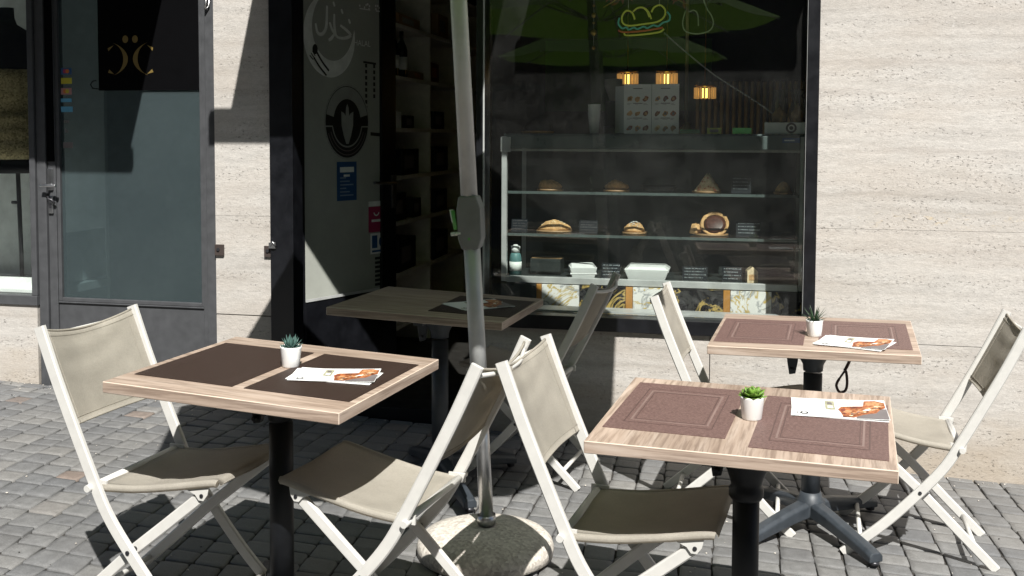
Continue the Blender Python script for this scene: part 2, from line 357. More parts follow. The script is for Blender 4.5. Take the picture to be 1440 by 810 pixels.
# ---------------------------------------------------------------- ground
mb = MB()
xs = [-300, -60, -15, -8, 8, 15, 60, 300]; ys = [-300, -60, -6, 0, 6, 60, 300]
mb.add([(x, y, gz(x, y) - .03) for y in ys for x in xs],
       [(j*8+i, j*8+i+1, (j+1)*8+i+1, (j+1)*8+i) for j in range(6) for i in range(7)])
tag(mb.build('ground', M['street']), kind='structure')
mb = MB()
mb.add([(x, y, gz(x, y) - .012) for y in (-.6, 2.3, YW+.03) for x in (-7.2, -4, 0, 4)], [(j*4+i, j*4+i+1, j*4+i+5, j*4+i+4) for j in range(2) for i in range(3)])
tag(mb.build('joint_sand', M['mortar']), kind='structure')
mb = MB(); rs = random.Random(3)
x = -7.0; col = 0
while x < 3.6:
    wdt = rs.uniform(.105, .135); y = -.45 - rs.uniform(0, .1)
    while y < YW + .02:
        ln = rs.uniform(.085, .135)
        y1 = min(y + ln, YW + .02)
        if y1 - y < .03: break
        g = .0028
        pts = []
        x0, x1 = x + g, x + wdt - g; a, b = y + g, y1 - g
        def wob(px, py): # rows of setts bend a little, like hand-laid paving
            return px + .035*math.sin(py*1.1 + .6) + .012*math.sin(py*3.1 + px*.7) - .06*(py-4), py + .014*math.sin(px*2.3 + 1.0)
        c = .009
        ring = [(x0+c, a), (x1-c, a), (x1, a+c), (x1, b-c), (x1-c, b), (x0+c, b), (x0, b-c), (x0, a+c)]
        j = lambda s=.0042: rs.uniform(-s, s)
        ring = [(p+j(), q+j()) for p, q in ring]
        dz, tx, ty = rs.uniform(-.0022, .0022), rs.uniform(-.022, .022), rs.uniform(-.022, .022)
        mx_, my_ = (x0+x1)/2, (a+b)/2
        vs = []
        for sc_, h in ((1, -.018), (.995, -.0028), (.965, -.0004), (.6, .0002)):
            for p, q in ring:
                px, py = mx_ + (p-mx_)*sc_, my_ + (q-my_)*sc_
                wx, wy = wob(px, py); wy = min(wy, YW+.02)
                vs.append((wx, wy, gz(wx, wy) + h + dz + (px-mx_)*tx + (py-my_)*ty - .002))
        fs = [(r*8+i, r*8+(i+1) % 8, (r+1)*8+(i+1) % 8, (r+1)*8+i) for r in range(3) for i in range(8)] + [tuple(24+i for i in range(8))]
        mb.add(vs, fs, 0, True)
        y = y1
    x += wdt; col += 1
tag(mb.build('pavement', M['stone']), kind='structure')

mb = MB(); rs = random.Random(12)
for k in range(420):
    x, y = rs.uniform(-4.5, 1.6), rs.uniform(2.2, 5.2)
    if rs.random() < .35: y = 5.24 - abs(rs.gauss(0, .05))
    r_ = rs.uniform(.0015, .0045); mb.lathe([(0, -r_*.5), (r_, -r_*.2), (r_*.8, r_*.4), (0, r_*.6)], 5, 0 if rs.random() < .7 else 1, Matrix.Translation((x, y, gz(x, y)+r_*.3)) @ Matrix.Rotation(rs.uniform(0, 3), 4, 'Z'), rs.uniform(.6, 1.5), 1)
tag(mb.build('grit', [M['conc'], M['mortar']]), kind='stuff')
# ---------------------------------------------------------------- the building with both shopfronts
bld = thing('shop_building', 'travertine clad building holding a grey framed shop door and a black framed snack bar front', 'building', (0, 0, 0))
T = .35
mb = MB()
def slab(x0, x1, z0, z1, y0=YW, y1=YW+T): mb.box((x0, y0, z0), (x1, y1, z1))
g = .0012
rows = [(-.4, .573), (.576, 1.105), (1.1062, 2.34), (2.342, 3.4), (3.402, 4.4)]
for i, (z0, z1) in enumerate(rows):                                   # right of the window
    xs_ = [.293] + ([1.95] if i % 2 else [2.5]) + [4.2, 6.0]
    if i == 0: xs_ = [.293, 1.5, 3.0, 6.0]
    if i == 1: xs_ = [.293, 2.1, 4.0, 6.0]
    for a, b in zip(xs_, xs_[1:]): slab(a+g, b-g, z0, z1)
for a, b in ((-1.36, -.192), (-.19, .291)): slab(a+g, b-g, -.4, .572)   # under the window
for z0, z1 in rows[:]:                                                # pier between the two shops
    slab(-2.803, -2.477, z0, z1) if z0 > -.3 else slab(-2.803, -2.477, -.4, .60-.03)
for a, b in ((-4.95, -3.905), (-6.4, -4.952)): slab(a, b, -.4, .575)    # under the left display window
slab(-9, -6.402, -.4, 4.4)
for a, b in ((-6.4, -4.6), (-4.598, -2.805), (-2.475, -1.2), (-1.198, .291)): slab(a+g, b-g, 2.86, 4.4)   # over the openings
mb.box((-9, YW, 4.402), (6, YW+T, 9.5))
mb.build('wall', M['trav'], bld)
# interior shell of the snack bar
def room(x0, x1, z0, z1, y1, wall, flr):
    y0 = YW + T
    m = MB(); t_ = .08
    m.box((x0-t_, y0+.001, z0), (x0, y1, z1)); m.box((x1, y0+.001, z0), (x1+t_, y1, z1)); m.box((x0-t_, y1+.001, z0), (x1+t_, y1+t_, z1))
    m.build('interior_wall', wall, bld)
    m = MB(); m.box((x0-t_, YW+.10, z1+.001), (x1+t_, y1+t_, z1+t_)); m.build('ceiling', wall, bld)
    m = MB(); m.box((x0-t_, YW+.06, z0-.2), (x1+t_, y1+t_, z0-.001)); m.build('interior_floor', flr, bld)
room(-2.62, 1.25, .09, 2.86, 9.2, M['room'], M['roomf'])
room(-6.4, -2.80, .17, 2.86, 7.4, M['roomw'], M['shelfm'])
# black shopfront frame
mb = MB()
mb.box((-2.475, YW-.025, -.3), (-2.345, YW+.10, 2.859)); mb.box((-2.53, YW+.101, -.3), (-2.475, 5.68, 2.859)); mb.box((.238, YW-.02, .574), (.2915, YW+.12, 2.859))
mb.box((-1.358, YW-.015, .643), (-1.315, YW+.10, 2.70)); mb.box((-1.358, YW-.022, .574), (.2375, YW+.10, .6425))
mb.box((-2.3445, YW-.02, 2.70), (.2375, YW+.12, 2.858)); mb.box((-1.36, YW+.002, -.3), (-1.3565, YW+T, .573))
mb.box((-2.3445, YW+.02, -.2), (-1.361, YW+.24, .115))
shopfront = mb.build('shopfront_frame', M['black'], bld, .003)
mb = MB(); mb.box((-1.322, YW-.019, .66), (-1.314, YW-.0155, 2.69)); mb.box((-1.30, YW+.101, .6435), (.236, YW+.24, .652)); mb.box((.2365, YW-.021, .70), (.2378, YW+.0, 2.69))
mb.build('trim_strip', M['casew'], shopfront)
mb = MB(); mb.box((-1.3148, YW+.03, .643), (.2377, YW+.036, 2.70)); mb.build('window_pane', M['pane'], bld)
# open glass door of the snack bar: hinged at the left jamb, swung inward
dang = math.atan2(.6, .24)
door = bpy.data.objects.new('glass_door', None); C.objects.link(door); door.parent = bld
door.location = (-2.484, 5.661, -.0536); door.rotation_euler = (0, 0, dang); door.scale = (1.035,)*3
DM = Matrix.Translation((-.02, 0, 0))
def dp(name, m, mats, bv=0): return m.build(name, mats, door, bv)
mb = MB()
mb.box((-.03, -.022, .14), (-.0005, .022, 2.5)); mb.box((.632, -.022, .14), (.76, .022, 2.5)); mb.box((0, -.021, .14), (.6315, .021, .618)); mb.box((0, -.021, 2.42), (.6315, .021, 2.5))
dp('door_frame', mb, M['black'], .003)
mb = MB(); mb.box((0, -.004, .6185), (.6315, .002, 2.4195)); dp('door_pane', mb, M['dpane'])
mb = MB(); mb.box((.0, -.026, .619), (.6, -.0225, .634)); dp('drip_strip', mb, M['alu'])
mb = MB(); mb.tube([(.51, -.07, 1.26), (.735, -.07, 1.25)], .009, 10); mb.tube([(.735, -.07, 1.25), (.735, -.022, 1.25)], .008, 10); mb.box((.715, -.03, 1.10), (.755, -.0225, 1.30)); dp('door_handle', mb, M['steel'], .001)
# window film on the door: crescent with cutlery and lettering, round emblem, notices
YF = -.006
def disc(m, cx, cz, rx, rz, mi, y=YF, n=32, a0=0, a1=360):
    m.poly([(cx+rx*math.cos(R(a0+(a1-a0)*i/n)), y, cz+rz*math.sin(R(a0+(a1-a0)*i/n))) for i in range(n if a1-a0 >= 360 else n+1)][::1], mi)
def ring(m, cx, cz, r0, r1, mi, y=YF, a0=0, a1=360, n=36, k=1.0):
    for i in range(n):
        p, q = R(a0+(a1-a0)*i/n), R(a0+(a1-a0)*(i+1)/n)
        m.poly([(cx+r0*math.cos(p), y, cz+k*r0*math.sin(p)), (cx+r1*math.cos(p), y, cz+k*r1*math.sin(p)), (cx+r1*math.cos(q), y, cz+k*r1*math.sin(q)), (cx+r0*math.cos(q), y, cz+k*r0*math.sin(q))], mi)
def stroke(m, pts, w, mi, y=YF, taper=True):
    P = smooth_path([(p[0], 0, p[1]) for p in pts], 5); k = len(P)
    for i in range(k-1):
        d = (P[i+1]-P[i]).normalized(); nn = Vector((-d.z, 0, d.x))
        def ww(j): return w*(.45+.55*math.sin(math.pi*min(1, max(0, .12+.76*j/(k-1))))) / 2 if taper else w/2
        a, b = ww(i), ww(i+1)
        m.poly([(P[i]-nn*a)[:1]+(y,)+((P[i]-nn*a).z,), (P[i+1]-nn*b)[:1]+(y,)+((P[i+1]-nn*b).z,), (P[i+1]+nn*b)[:1]+(y,)+((P[i+1]+nn*b).z,), (P[i]+nn*a)[:1]+(y,)+((P[i]+nn*a).z,)], mi)
mb = MB()                                                             # crescent
n = 40; cx, cz, r = .215, 2.09, .205
out_, in_ = [], []
for i in range(n+1):
    a = R(108 + (372-108)*i/n)
    out_.append((cx+r*math.cos(a), cz+1.13*r*math.sin(a)))
    t_ = i/n; th = .088*math.sin(math.pi*t_)**.8 + .0015
    in_.append((cx+(r-th)*math.cos(a), cz+1.13*(r-th)*math.sin(a)))
for i in range(n): mb.poly([(out_[i][0], YF, out_[i][1]), (out_[i+1][0], YF, out_[i+1][1]), (in_[i+1][0], YF, in_[i+1][1]), (in_[i][0], YF, in_[i][1])], 0)
stroke(mb, [(.105, 2.00), (.15, 1.945), (.205, 1.895)], .012, 1, YF-.002, False); disc(mb, .098, 2.008, .02, .028, 1, YF-.002)     # spoon
stroke(mb, [(.088, 1.962), (.13, 1.915), (.185, 1.868)], .011, 1, YF-.0025, False)
for s_ in (-.013, 0, .013): stroke(mb, [(.09+s_*.6, 1.96+s_*.8), (.066+s_*.8, 1.985+s_)], .006, 1, YF-.003, False)                 # fork
# the Arabic word, right to left: initial letter, joined lam-alif, final lam
stroke(mb, [(.30, 2.155), (.345, 2.135), (.385, 2.105), (.33, 2.085), (.285, 2.085)], .02, 0)
stroke(mb, [(.285, 2.085), (.262, 2.10), (.252, 2.15), (.252, 2.215)], .02, 0); stroke(mb, [(.262, 2.10), (.235, 2.125), (.215, 2.165)], .018, 0)
stroke(mb, [(.25, 2.10), (.225, 2.075), (.205, 2.065)], .02, 0)
stroke(mb, [(.195, 2.255), (.192, 2.19), (.185, 2.13), (.155, 2.095), (.12, 2.10), (.105, 2.15)], .021, 0)
for px, pz in ((.315, 2.235), (.25, 2.27), (.375, 2.185)): stroke(mb, [(px-.006, pz+.012), (px+.006, pz-.014)], .016, 0)
dp('crescent_logo', mb, [M['film'], M['filmd']])
def text_mesh(s, size, name, mat, parent, Mx, ex=.0):
    cu = bpy.data.curves.new(name, 'FONT'); cu.body = s; cu.size = size; cu.extrude = ex; cu.resolution_u = 3
    o = bpy.data.objects.new(name, cu); C.objects.link(o)
    dg = bpy.context.evaluated_depsgraph_get(); me = bpy.data.meshes.new_from_object(o.evaluated_get(dg))
    bpy.data.objects.remove(o); me.transform(Mx); me.materials.clear(); me.materials.append(mat)
    q = bpy.data.objects.new(name, me); C.objects.link(q); q.parent = parent; return q
XZ = Matrix.Rotation(R(90), 4, 'X')
text_mesh('HALAL', .047, 'halal_lettering', M['film'], door, Matrix.Translation((.41, YF, 2.052)) @ XZ)
mb = MB()                                                             # round emblem
ex, ez = .352, 1.612
disc(mb, ex, ez, .183, .213, 1, YF); ring(mb, ex, ez, .112, .172, 0, YF-.001, 12, 168, k=1.16); ring(mb, ex, ez, .176, .183, 0, YF-.001, k=1.16)
ring(mb, ex, ez, .118, .126, 0, YF-.0015, 192, 348, k=1.16); ring(mb, ex, ez, .14, .145, 2, YF-.0015, 200, 340, k=1.16); ring(mb, ex, ez, .16, .164, 2, YF-.0015, 200, 340, k=1.16)
for s_ in (-1, 1): mb.poly([(ex+s_*.118, YF-.0018, ez-.03), (ex+s_*.18, YF-.0018, ez-.03), (ex+s_*.18, YF-.0018, ez-.022), (ex+s_*.118, YF-.0018, ez-.022)], 0)
mb.poly([(ex+.05*a, YF-.002, ez+b) for a, b in ((-1, .06), (-.95, -.02), (-.6, -.08), (-.2, -.125), (.2, -.125), (.6, -.08), (.95, -.02), (1, .06), (.55, .05), (.3, .035), (.22, .08), (0, .105), (-.22, .08), (-.3, .035), (-.55, .05))], 0)
for i in range(7): mb.poly([(ex-.05+.015*i, YF-.0022, ez+.135), (ex-.04+.015*i, YF-.0022, ez+.135), (ex-.04+.015*i, YF-.0022, ez+.148), (ex-.05+.015*i, YF-.0022, ez+.148)], 0)
dp('round_emblem', mb, [M['film2'], M['filmd'], M['greyp']])
mb = MB()                                                             # column of small dark letters
for i in range(11):
    z_ = 1.93 - i*.035
    for s_ in range(2):
        if s_ == 0 and i > 5: continue
        xx = .575 - s_*.07
        mb.poly([(xx, YF, z_), (xx+.018, YF, z_), (xx+.018, YF, z_+.022), (xx, YF, z_+.022)], 0)
mb.poly([(.49, YF, 1.955), (.60, YF, 1.95), (.60, YF, 1.962), (.49, YF, 1.967)], 0); mb.poly([(.55, YF, 1.535), (.63, YF, 1.53), (.63, YF, 1.55), (.55, YF, 1.555)], 0)
dp('vertical_lettering', mb, M['filmd'])
mb = MB()
mb.box((.266, YF-.001, 1.163), (.428, YF, 1.385), 0); mb.box((.29, YF-.0016, 1.325), (.405, YF-.0011, 1.355), 1)
for i in range(6): mb.box((.29, YF-.0016, 1.29-i*.02), (.29+.05+.06*((i*7) % 3)/2, YF-.0011, 1.297-i*.02), 2)
mb.box((.32, YF-.0016, 1.30), (.37, YF-.0011, 1.312), 1); dp('blue_notice', mb, [M['blue'], M['film'], M['chalkb']])
mb = MB()
mb.box((.53, YF-.001, .965), (.665, YF, 1.115), 0); mb.box((.53, YF-.001, 1.118), (.665, YF, 1.148), 1); mb.box((.555, YF-.0016, 1.025), (.64, YF-.0011, 1.04), 1)
ring(mb, .597, 1.085, .018, .026, 1, YF-.002, 190, 350, 12); dp('magenta_sticker', mb, [M['magenta'], M['film']])
mb = MB()
mb.box((.545, YF-.001, .835), (.678, YF, .958), 1); mb.box((.558, YF-.0016, .87), (.605, YF-.0011, .945), 0); ring(mb, .643, .905, .012, .024, 0, YF-.002, k=1.3); mb.box((.558, YF-.0016, .845), (.665, YF-.0011, .857), 0)
dp('white_blue_sticker', mb, [M['blue'], M['paper']])
mb = MB()
for i in range(7): mb.box((.585, YF-.001, .80-i*.026), (.63+.012*(i % 3), YF, .815-i*.026), 0)
dp('lower_lettering', mb, M['filmd'])
mb = MB(); rr = random.Random(5)
for k, w_ in ((.46, .09), (.60, .06)):
    for i in range(7):
        xx = k + w_*rr.random(); zz = 2.268 + .03*rr.random(); disc(mb, xx, zz, .006, .007, 0, YF, 8)
    mb.box((k, YF-.0012, 2.262), (k+w_, YF-.0008, 2.268), 0); dp('opening_times', mb, M['paper']); mb = MB()

# left shop: grey door with frosted pane, display window beside it
sdoor = bpy.data.objects.new('shop_door', None); C.objects.link(sdoor); sdoor.parent = bld
def sp(name, m, mats, bv=0): return m.build(name, mats, sdoor, bv)
y0 = YW + .02
mb = MB()
mb.box((-3.898, y0-.01, -.1), (-3.842, y0+.10, 2.857)); mb.box((-2.862, y0-.01, -.1), (-2.8055, y0+.10, 2.857)); mb.box((-3.8415, y0-.01, 2.62), (-2.8625, y0+.10, 2.857))
sp('door_frame', mb, M['grey'], .004)
mb = MB()
mb.box((-3.840, y0+.006, .16), (-3.790, y0+.065, 2.618)); mb.box((-2.892, y0+.006, .16), (-2.864, y0+.065, 2.618)); mb.box((-3.7895, y0+.006, .592), (-2.8925, y0+.065, .60)); mb.box((-3.7895, y0+.016, .17), (-2.8925, y0+.06, .5915)); mb.box((-3.7895, y0+.006, 2.57), (-2.8925, y0+.065, 2.618))
mb.box((-3.7895, y0+.012, .6005), (-3.768, y0+.06, 2.5695)); mb.box((-2.908, y0+.012, .6005), (-2.8925, y0+.06, 2.5695)); mb.box((-3.7675, y0+.012, .6005), (-2.9085, y0+.06, .622))
sp('door_leaf', mb, M['grey'], .003)
mb = MB(); mb.box((-3.767, y0+.03, .6225), (-2.9085, y0+.036, 2.569)); sp('frosted_pane', mb, M['frost'])
mb = MB(); mb.box((-3.52, y0+.022, 1.777), (-2.9095, y0+.027, 2.565)); sp('black_sign', mb, M['blackm'])
zc = 1.955; yq = y0+.0205
for s_, cx in ((-1, -3.345), (1, -3.275)):                             # gold emblem: two facing figures
    mb = MB(); disc(mb, cx, zc+.105, .021, .024, 0, yq, 20)
    for i in range(18):
        a, b = R(-75+150*i/18), R(-75+150*(i+1)/18)
        def q(a_, o): th = .034*math.cos(a_)**1.2; rr_ = .098 + (th if o else 0); return (cx-s_*.098*-1*0 + s_*(.115 - rr_*math.cos(a_)) - s_*.0, yq, zc-.02 + .105*math.sin(a_)*(1 if not o else 1.0))
        mb.poly([q(a, 0), q(a, 1), q(b, 1), q(b, 0)], 0)
    mb.poly([(cx+s_*.085, yq, zc+.068), (cx+s_*.13, yq, zc+.05), (cx+s_*.125, yq, zc+.03)], 0); mb.poly([(cx+s_*.085, yq, zc-.115), (cx+s_*.13, yq, zc-.105), (cx+s_*.12, yq, zc-.085)], 0)
    mb.v = [(-3.322+(a+3.31)*.84, b, 1.965+(c-1.955)*.86) for a, b, c in mb.v]
    sp('gold_figure', mb, M['gold'])
ys_ = y0+.026
SM = [M['blue'], M['yellow'], M['cyan'], M['orange'], M['greyp'], M['rose'], M['magenta']]
for k_, (a, b, c_, d, mi) in enumerate(((-3.758, -3.692, 1.868, 1.903, 0), (-3.758, -3.692, 1.816, 1.849, 1), (-3.760, -3.694, 1.757, 1.793, 5), (-3.762, -3.696, 1.715, 1.735, 2), (-3.762, -3.69, 1.66, 1.69, 2), (-3.752, -3.693, 1.459, 1.492, 4))):
    mb = MB(); mb.box((a, ys_, c_), (b, ys_+.003, d), mi)
    if k_ in (0, 2):
        disc(mb, (a+b)/2-.008, (c_+d)/2, .012, .012, 6 if k_ == 0 else 3, ys_-.0006, 12); disc(mb, (a+b)/2+.008, (c_+d)/2, .012, .012, 3 if k_ == 0 else 1, ys_-.0008, 12)
    sp('card_sticker', mb, SM)
mb = MB()
for i in range(3): mb.box((-3.745+.012*i, ys_, 1.60), (-3.738+.012*i, ys_+.002, 1.615), 4); mb.box((-3.74+.008*i, ys_, 1.545), (-3.736+.008*i, ys_+.002, 1.57-.006*i), 4)
sp('small_print', mb, SM)
mb = MB(); mb.box((-3.836, y0-.002, 1.385), (-3.794, y0+.0055, 2.617)); sp('stile_shade_plate', mb, M['blackm'])  # added plate, its black stands in for the shade on the upper grey stile
mb = MB()
mb.box((-3.833, y0-.006, 1.225), (-3.803, y0+.0055, 1.345)); mb.box((-3.832, y0-.006, 1.095), (-3.804, y0+.0055, 1.19)); mb.tube([(-3.848, y0-.05, 1.252), (-3.75, y0-.05, 1.252)], .009, 10); mb.tube([(-3.818, y0-.05, 1.252), (-3.818, y0, 1.252)], .008, 10)
sp('door_handle', mb, M['steel'], .002)
mb = MB(); mb.tube([(-3.83, y0-.012, 1.19), (-3.82, y0-.02, 1.175), (-3.80, y0-.018, 1.17), (-3.786, y0-.012, 1.15)], .007, 8); mb.box((-3.826, y0-.008, 1.125), (-3.812, y0-.006, 1.15)); sp('lock_cylinder', mb, M['bolt'])
mb = MB(); mb.tube([(-2.835, y0-.012, 2.30), (-2.84, y0-.035, 2.23), (-2.845, y0-.03, 2.20), (-2.83, y0-.02, 2.215), (-2.822, y0-.012, 2.30)], .006, 8); sp('stay_hook', mb, M['steel'])
mb = MB(); mb.box((-3.54, y0-.012, 1.785), (-3.5205, y0-.008, 1.79)); mb.tube([(-3.51, y0+.012, 1.785), (-3.55, y0+.012, 1.79), (-3.565, y0+.012, 1.81), (-3.55, y0+.012, 1.83), (-3.53, y0+.012, 1.832)], .003, 6); sp('wire_loop', mb, M['blackm'])
# display window left of the door
mb = MB(); mb.box((-6.39, YW-.012, .5765), (-3.8985, YW+.10, .63)); mb.box((-3.935, YW-.005, .6305), (-3.9, YW+.10, 2.857)); mb.box((-6.39, YW-.005, 2.70), (-3.9355, YW+.10, 2.857))
lw = mb.build('display_window_frame', M['grey'], bld, .003)
mb = MB(); mb.box((-6.39, YW+.04, .6305), (-3.9355, YW+.046, 2.6995)); mb.build('display_pane', M['lpane'], lw)
mb = MB(); mb.box((-6.39, YW+.105, .60), (-3.90, YW+.7, .645)); mb.box((-6.39, YW+.2, .646), (-3.93, YW+.22, .70)); mb.build('display_ledge', M['roomw'], bld)
mb = MB(); mb.box((-6.3, 6.05, .17), (-3.99, 6.08, 2.84)); mb.box((-3.985, YW+.12, .65), (-3.965, 6.0, .95)); mb.build('display_backdrop', M['roomw'], bld)
# hasps on the pier
for nm, px in (('left', -2.786), ('right', -2.478)):
    pass
def hasp(px, label):
    h_ = thing('wall_hasp', label, 'hasp', (px, YW-.001, .92), 0, 'iron hasps on the stone pier')
    m = MB(); m.box((-.026, -.012, -.03), (.026, 0, .03)); m.build('plate', M['rust'], h_, .002)
    m = MB(); m.tube([(-.004, -.013, .004), (-.004, -.018, .004)], .009, 12); m.build('bolt', M['bolt'], h_); return h_
hasp(-2.778, 'small rusty plate with a bolt hole on the stone pier beside the grey door')
hh = hasp(-2.492, 'bigger dark hasp with a lock catch on the stone edge beside the black door jamb')
m = MB(); m.box((.012, -.035, .02), (.05, -.026, .05)); m.tube([(.02, -.03, .03), (.035, -.036, .055), (.05, -.03, .03)], .006, 8); m.build('catch', M['steel'], hh)
# awning above the snack bar, out of the photo but throwing its shade
mb = MB()
mb.prism([(-2.25, YW-.01, 3.70), (-.89, YW-.01, 3.70), (-.89, 4.25, 2.99), (-2.25, 4.25, 2.99)], (0, .002, .006)); mb.prism([(-.86, YW-.01, 3.14), (.47, YW-.01, 3.14), (.47, 4.65, 2.84), (-.86, 4.65, 2.84)], (0, .002, .006)); mb.build('awning_cloth', M['awn'], bld)
mb = MB(); mb.box((-2.37, 4.22, 2.85), (-.88, 4.25, 3.0)); mb.box((-.87, 4.62, 2.72), (.48, 4.65, 2.852)); mb.build('awning_valance', M['awn'], bld)
mb = MB()
mb.prism([(-6.3, YW-.01, 3.35), (-2.84, YW-.01, 3.35), (-2.86, 4.25, 2.84), (-6.3, 4.25, 2.84)], (0, .002, .006)); mb.build('awning_cloth', M['awn'], bld)
mb = MB(); mb.box((-6.3, 4.22, 2.75), (-2.84, 4.25, 2.852)); mb.build('awning_valance', M['awn'], bld)
for xx, za, zb in ((-2.1, 3.1, 2.95), (-1.0, 3.1, 2.95), (-6.1, 2.95, 2.80), (-3.0, 2.95, 2.80)):
    mb = MB(); mb.tube([(xx, YW, za), (xx, 4.26, zb)], .02, 8); mb.build('awning_arm', M['alu'], bld)

# mannequin in the left display window
mq = thing('mannequin', 'headless mannequin in a black top and gold sequin skirt behind the left display window', 'mannequin', (-4.43, 5.72, 0))
mb = MB(); mb.lathe([(.0, 2.30), (.052, 2.30), (.055, 2.24), (.07, 2.20), (.13, 2.165), (.19, 2.12), (.20, 2.05), (.185, 1.98), (.172, 1.92)], 28, 0, None, 1, .62); mb.build('torso', M['skin'], mq); mb = MB(); mb.lathe([(.20, 1.40), (.195, 1.33), (.17, 1.30), (.0, 1.30)][::-1], 28, 0, None, 1, .7); mb.build('hip_form', M['skin'], mq)
mb = MB(); mb.lathe([(.175, 1.925), (.178, 1.86), (.176, 1.80), (.172, 1.72), (.168, 1.665), (.19, 1.66), (.195, 1.62), (.188, 1.575), (.20, 1.565), (.205, 1.52), (.198, 1.49), (.21, 1.48), (.217, 1.44), (.208, 1.385)], 32, 0, None, 1, .72); mb.build('skirt', M['seq'], mq)
mb = MB(); mb.tube([(.06, 0, 1.31), (.075, 0, .66)], .013, 10); mb.lathe([(0, .647), (.16, .647), (.16, .657), (.02, .67), (0, .67)], 24); mb.tube([(.06, 0, 1.12), (.015, 0, 1.12)], .01, 8); mb.build('stand', M['bolt'], mq)

# ---------------------------------------------------------------- inside the snack bar
su = thing('shelving', 'tall dark grey shelving unit seen through the open doorway', 'shelving', (-2.1, 0, 0))
mb = MB()
for yy in (6.05, 6.88, 7.74, 8.6): mb.box((-.34, yy-.012, .1), (0, yy+.012, 2.6))
mb.build('upright', M['shelfm'], su)
mb = MB()
for z_ in (.36, .68, 1.0, 1.28, 1.57, 1.885, 2.2, 2.52):
    for a, b in ((6.063, 6.867), (6.893, 7.727), (7.753, 8.587)): mb.box((-.34, a, z_-.012), (0, b, z_+.012))
mb.build('shelf', M['shelfm'], su)
mb = MB(); mb.box((-.36, 6.06, .1), (-.3415, 8.6, 2.6)); mb.build('back_panel', M['shelfd'], su)
def bottle(x, y, z, label, s=1.0, mat='bottle'):
    b_ = thing('bottle', label, 'bottle', (x, y, z), 0, 'bottles on the dark shelving')
    m = MB(); m.lathe([(0, 0), (.035*s, 0), (.037*s, .01), (.037*s, .17*s), (.03*s, .20*s), (.013*s, .235*s), (.013*s, .29*s), (0, .29*s)], 16); m.build('glass_body', M[mat], b_)
    m = MB(); m.lathe([(.0375*s, .05*s), (.0378*s, .05*s), (.0378*s, .13*s), (.0375*s, .13*s)], 16); m.build('paper_label', M['film'], b_)
bottle(-2.16, 6.30, 1.897, 'dark bottle nearest the door edge on the upper shelf of the shelving')
bottle(-2.16, 6.46, 1.897, 'second dark bottle from the door on the upper shelf of the shelving')
def carton(x, y, z, sx, sy, sz, mat, label, lid='paper'):
    b_ = thing('box', label, 'box', (x, y, z), .05, 'packets on the dark shelving')
    m = MB(); m.box((-sx/2, -sy/2, 0), (sx/2, sy/2, sz)); m.build('carton', M[mat], b_, .002)
    m = MB(); m.box((sx/2, -sy*.35, sz*.25), (sx/2+.0012, sy*.2, sz*.75)); m.build('printed_label', M[lid], b_)
carton(-2.2, 6.15, 1.897, .12, .07, .14, 'orange', 'small orange packet behind the door edge on the upper shelf', 'sandw2')
carton(-2.2, 6.68, 1.897, .16, .26, .05, 'board', 'flat pale snack packet beside the bottles on the upper shelf', 'sandl')
carton(-2.2, 7.05, 1.897, .16, .22, .13, 'sandw2', 'red snack packet right of the shelving upright', 'sandw')
carton(-2.2, 6.12, 1.582, .16, .10, .10, 'pale', 'cream box lit by the door on the middle shelf')
carton(-2.2, 6.27, 1.582, .16, .15, .10, 'film', 'grey box beside the cream box on the middle shelf')
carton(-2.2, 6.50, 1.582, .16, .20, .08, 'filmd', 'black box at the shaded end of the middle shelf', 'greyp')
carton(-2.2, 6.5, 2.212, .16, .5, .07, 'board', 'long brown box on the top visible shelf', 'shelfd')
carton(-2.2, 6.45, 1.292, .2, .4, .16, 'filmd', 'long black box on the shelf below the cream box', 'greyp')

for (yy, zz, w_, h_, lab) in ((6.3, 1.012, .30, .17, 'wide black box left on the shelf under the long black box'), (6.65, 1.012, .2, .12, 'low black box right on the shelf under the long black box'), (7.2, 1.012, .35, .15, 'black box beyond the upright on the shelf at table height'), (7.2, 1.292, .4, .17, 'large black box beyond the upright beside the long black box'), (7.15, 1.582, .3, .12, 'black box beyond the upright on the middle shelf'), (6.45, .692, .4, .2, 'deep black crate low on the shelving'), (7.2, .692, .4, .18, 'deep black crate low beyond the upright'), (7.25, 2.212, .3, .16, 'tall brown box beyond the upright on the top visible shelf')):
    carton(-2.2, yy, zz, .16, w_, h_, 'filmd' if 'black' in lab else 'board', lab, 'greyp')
for o_ in [o for o in C.objects if o.parent is None and (o.name.startswith(('shelving', 'bottle')) or (o.name.startswith('box') and o.location.x < -2))]:
    o_.location = Vector((0, 0, 1.532)) + (o_.location - Vector((0, 0, 1.532)))*1.065; o_.scale = (1.065,)*3

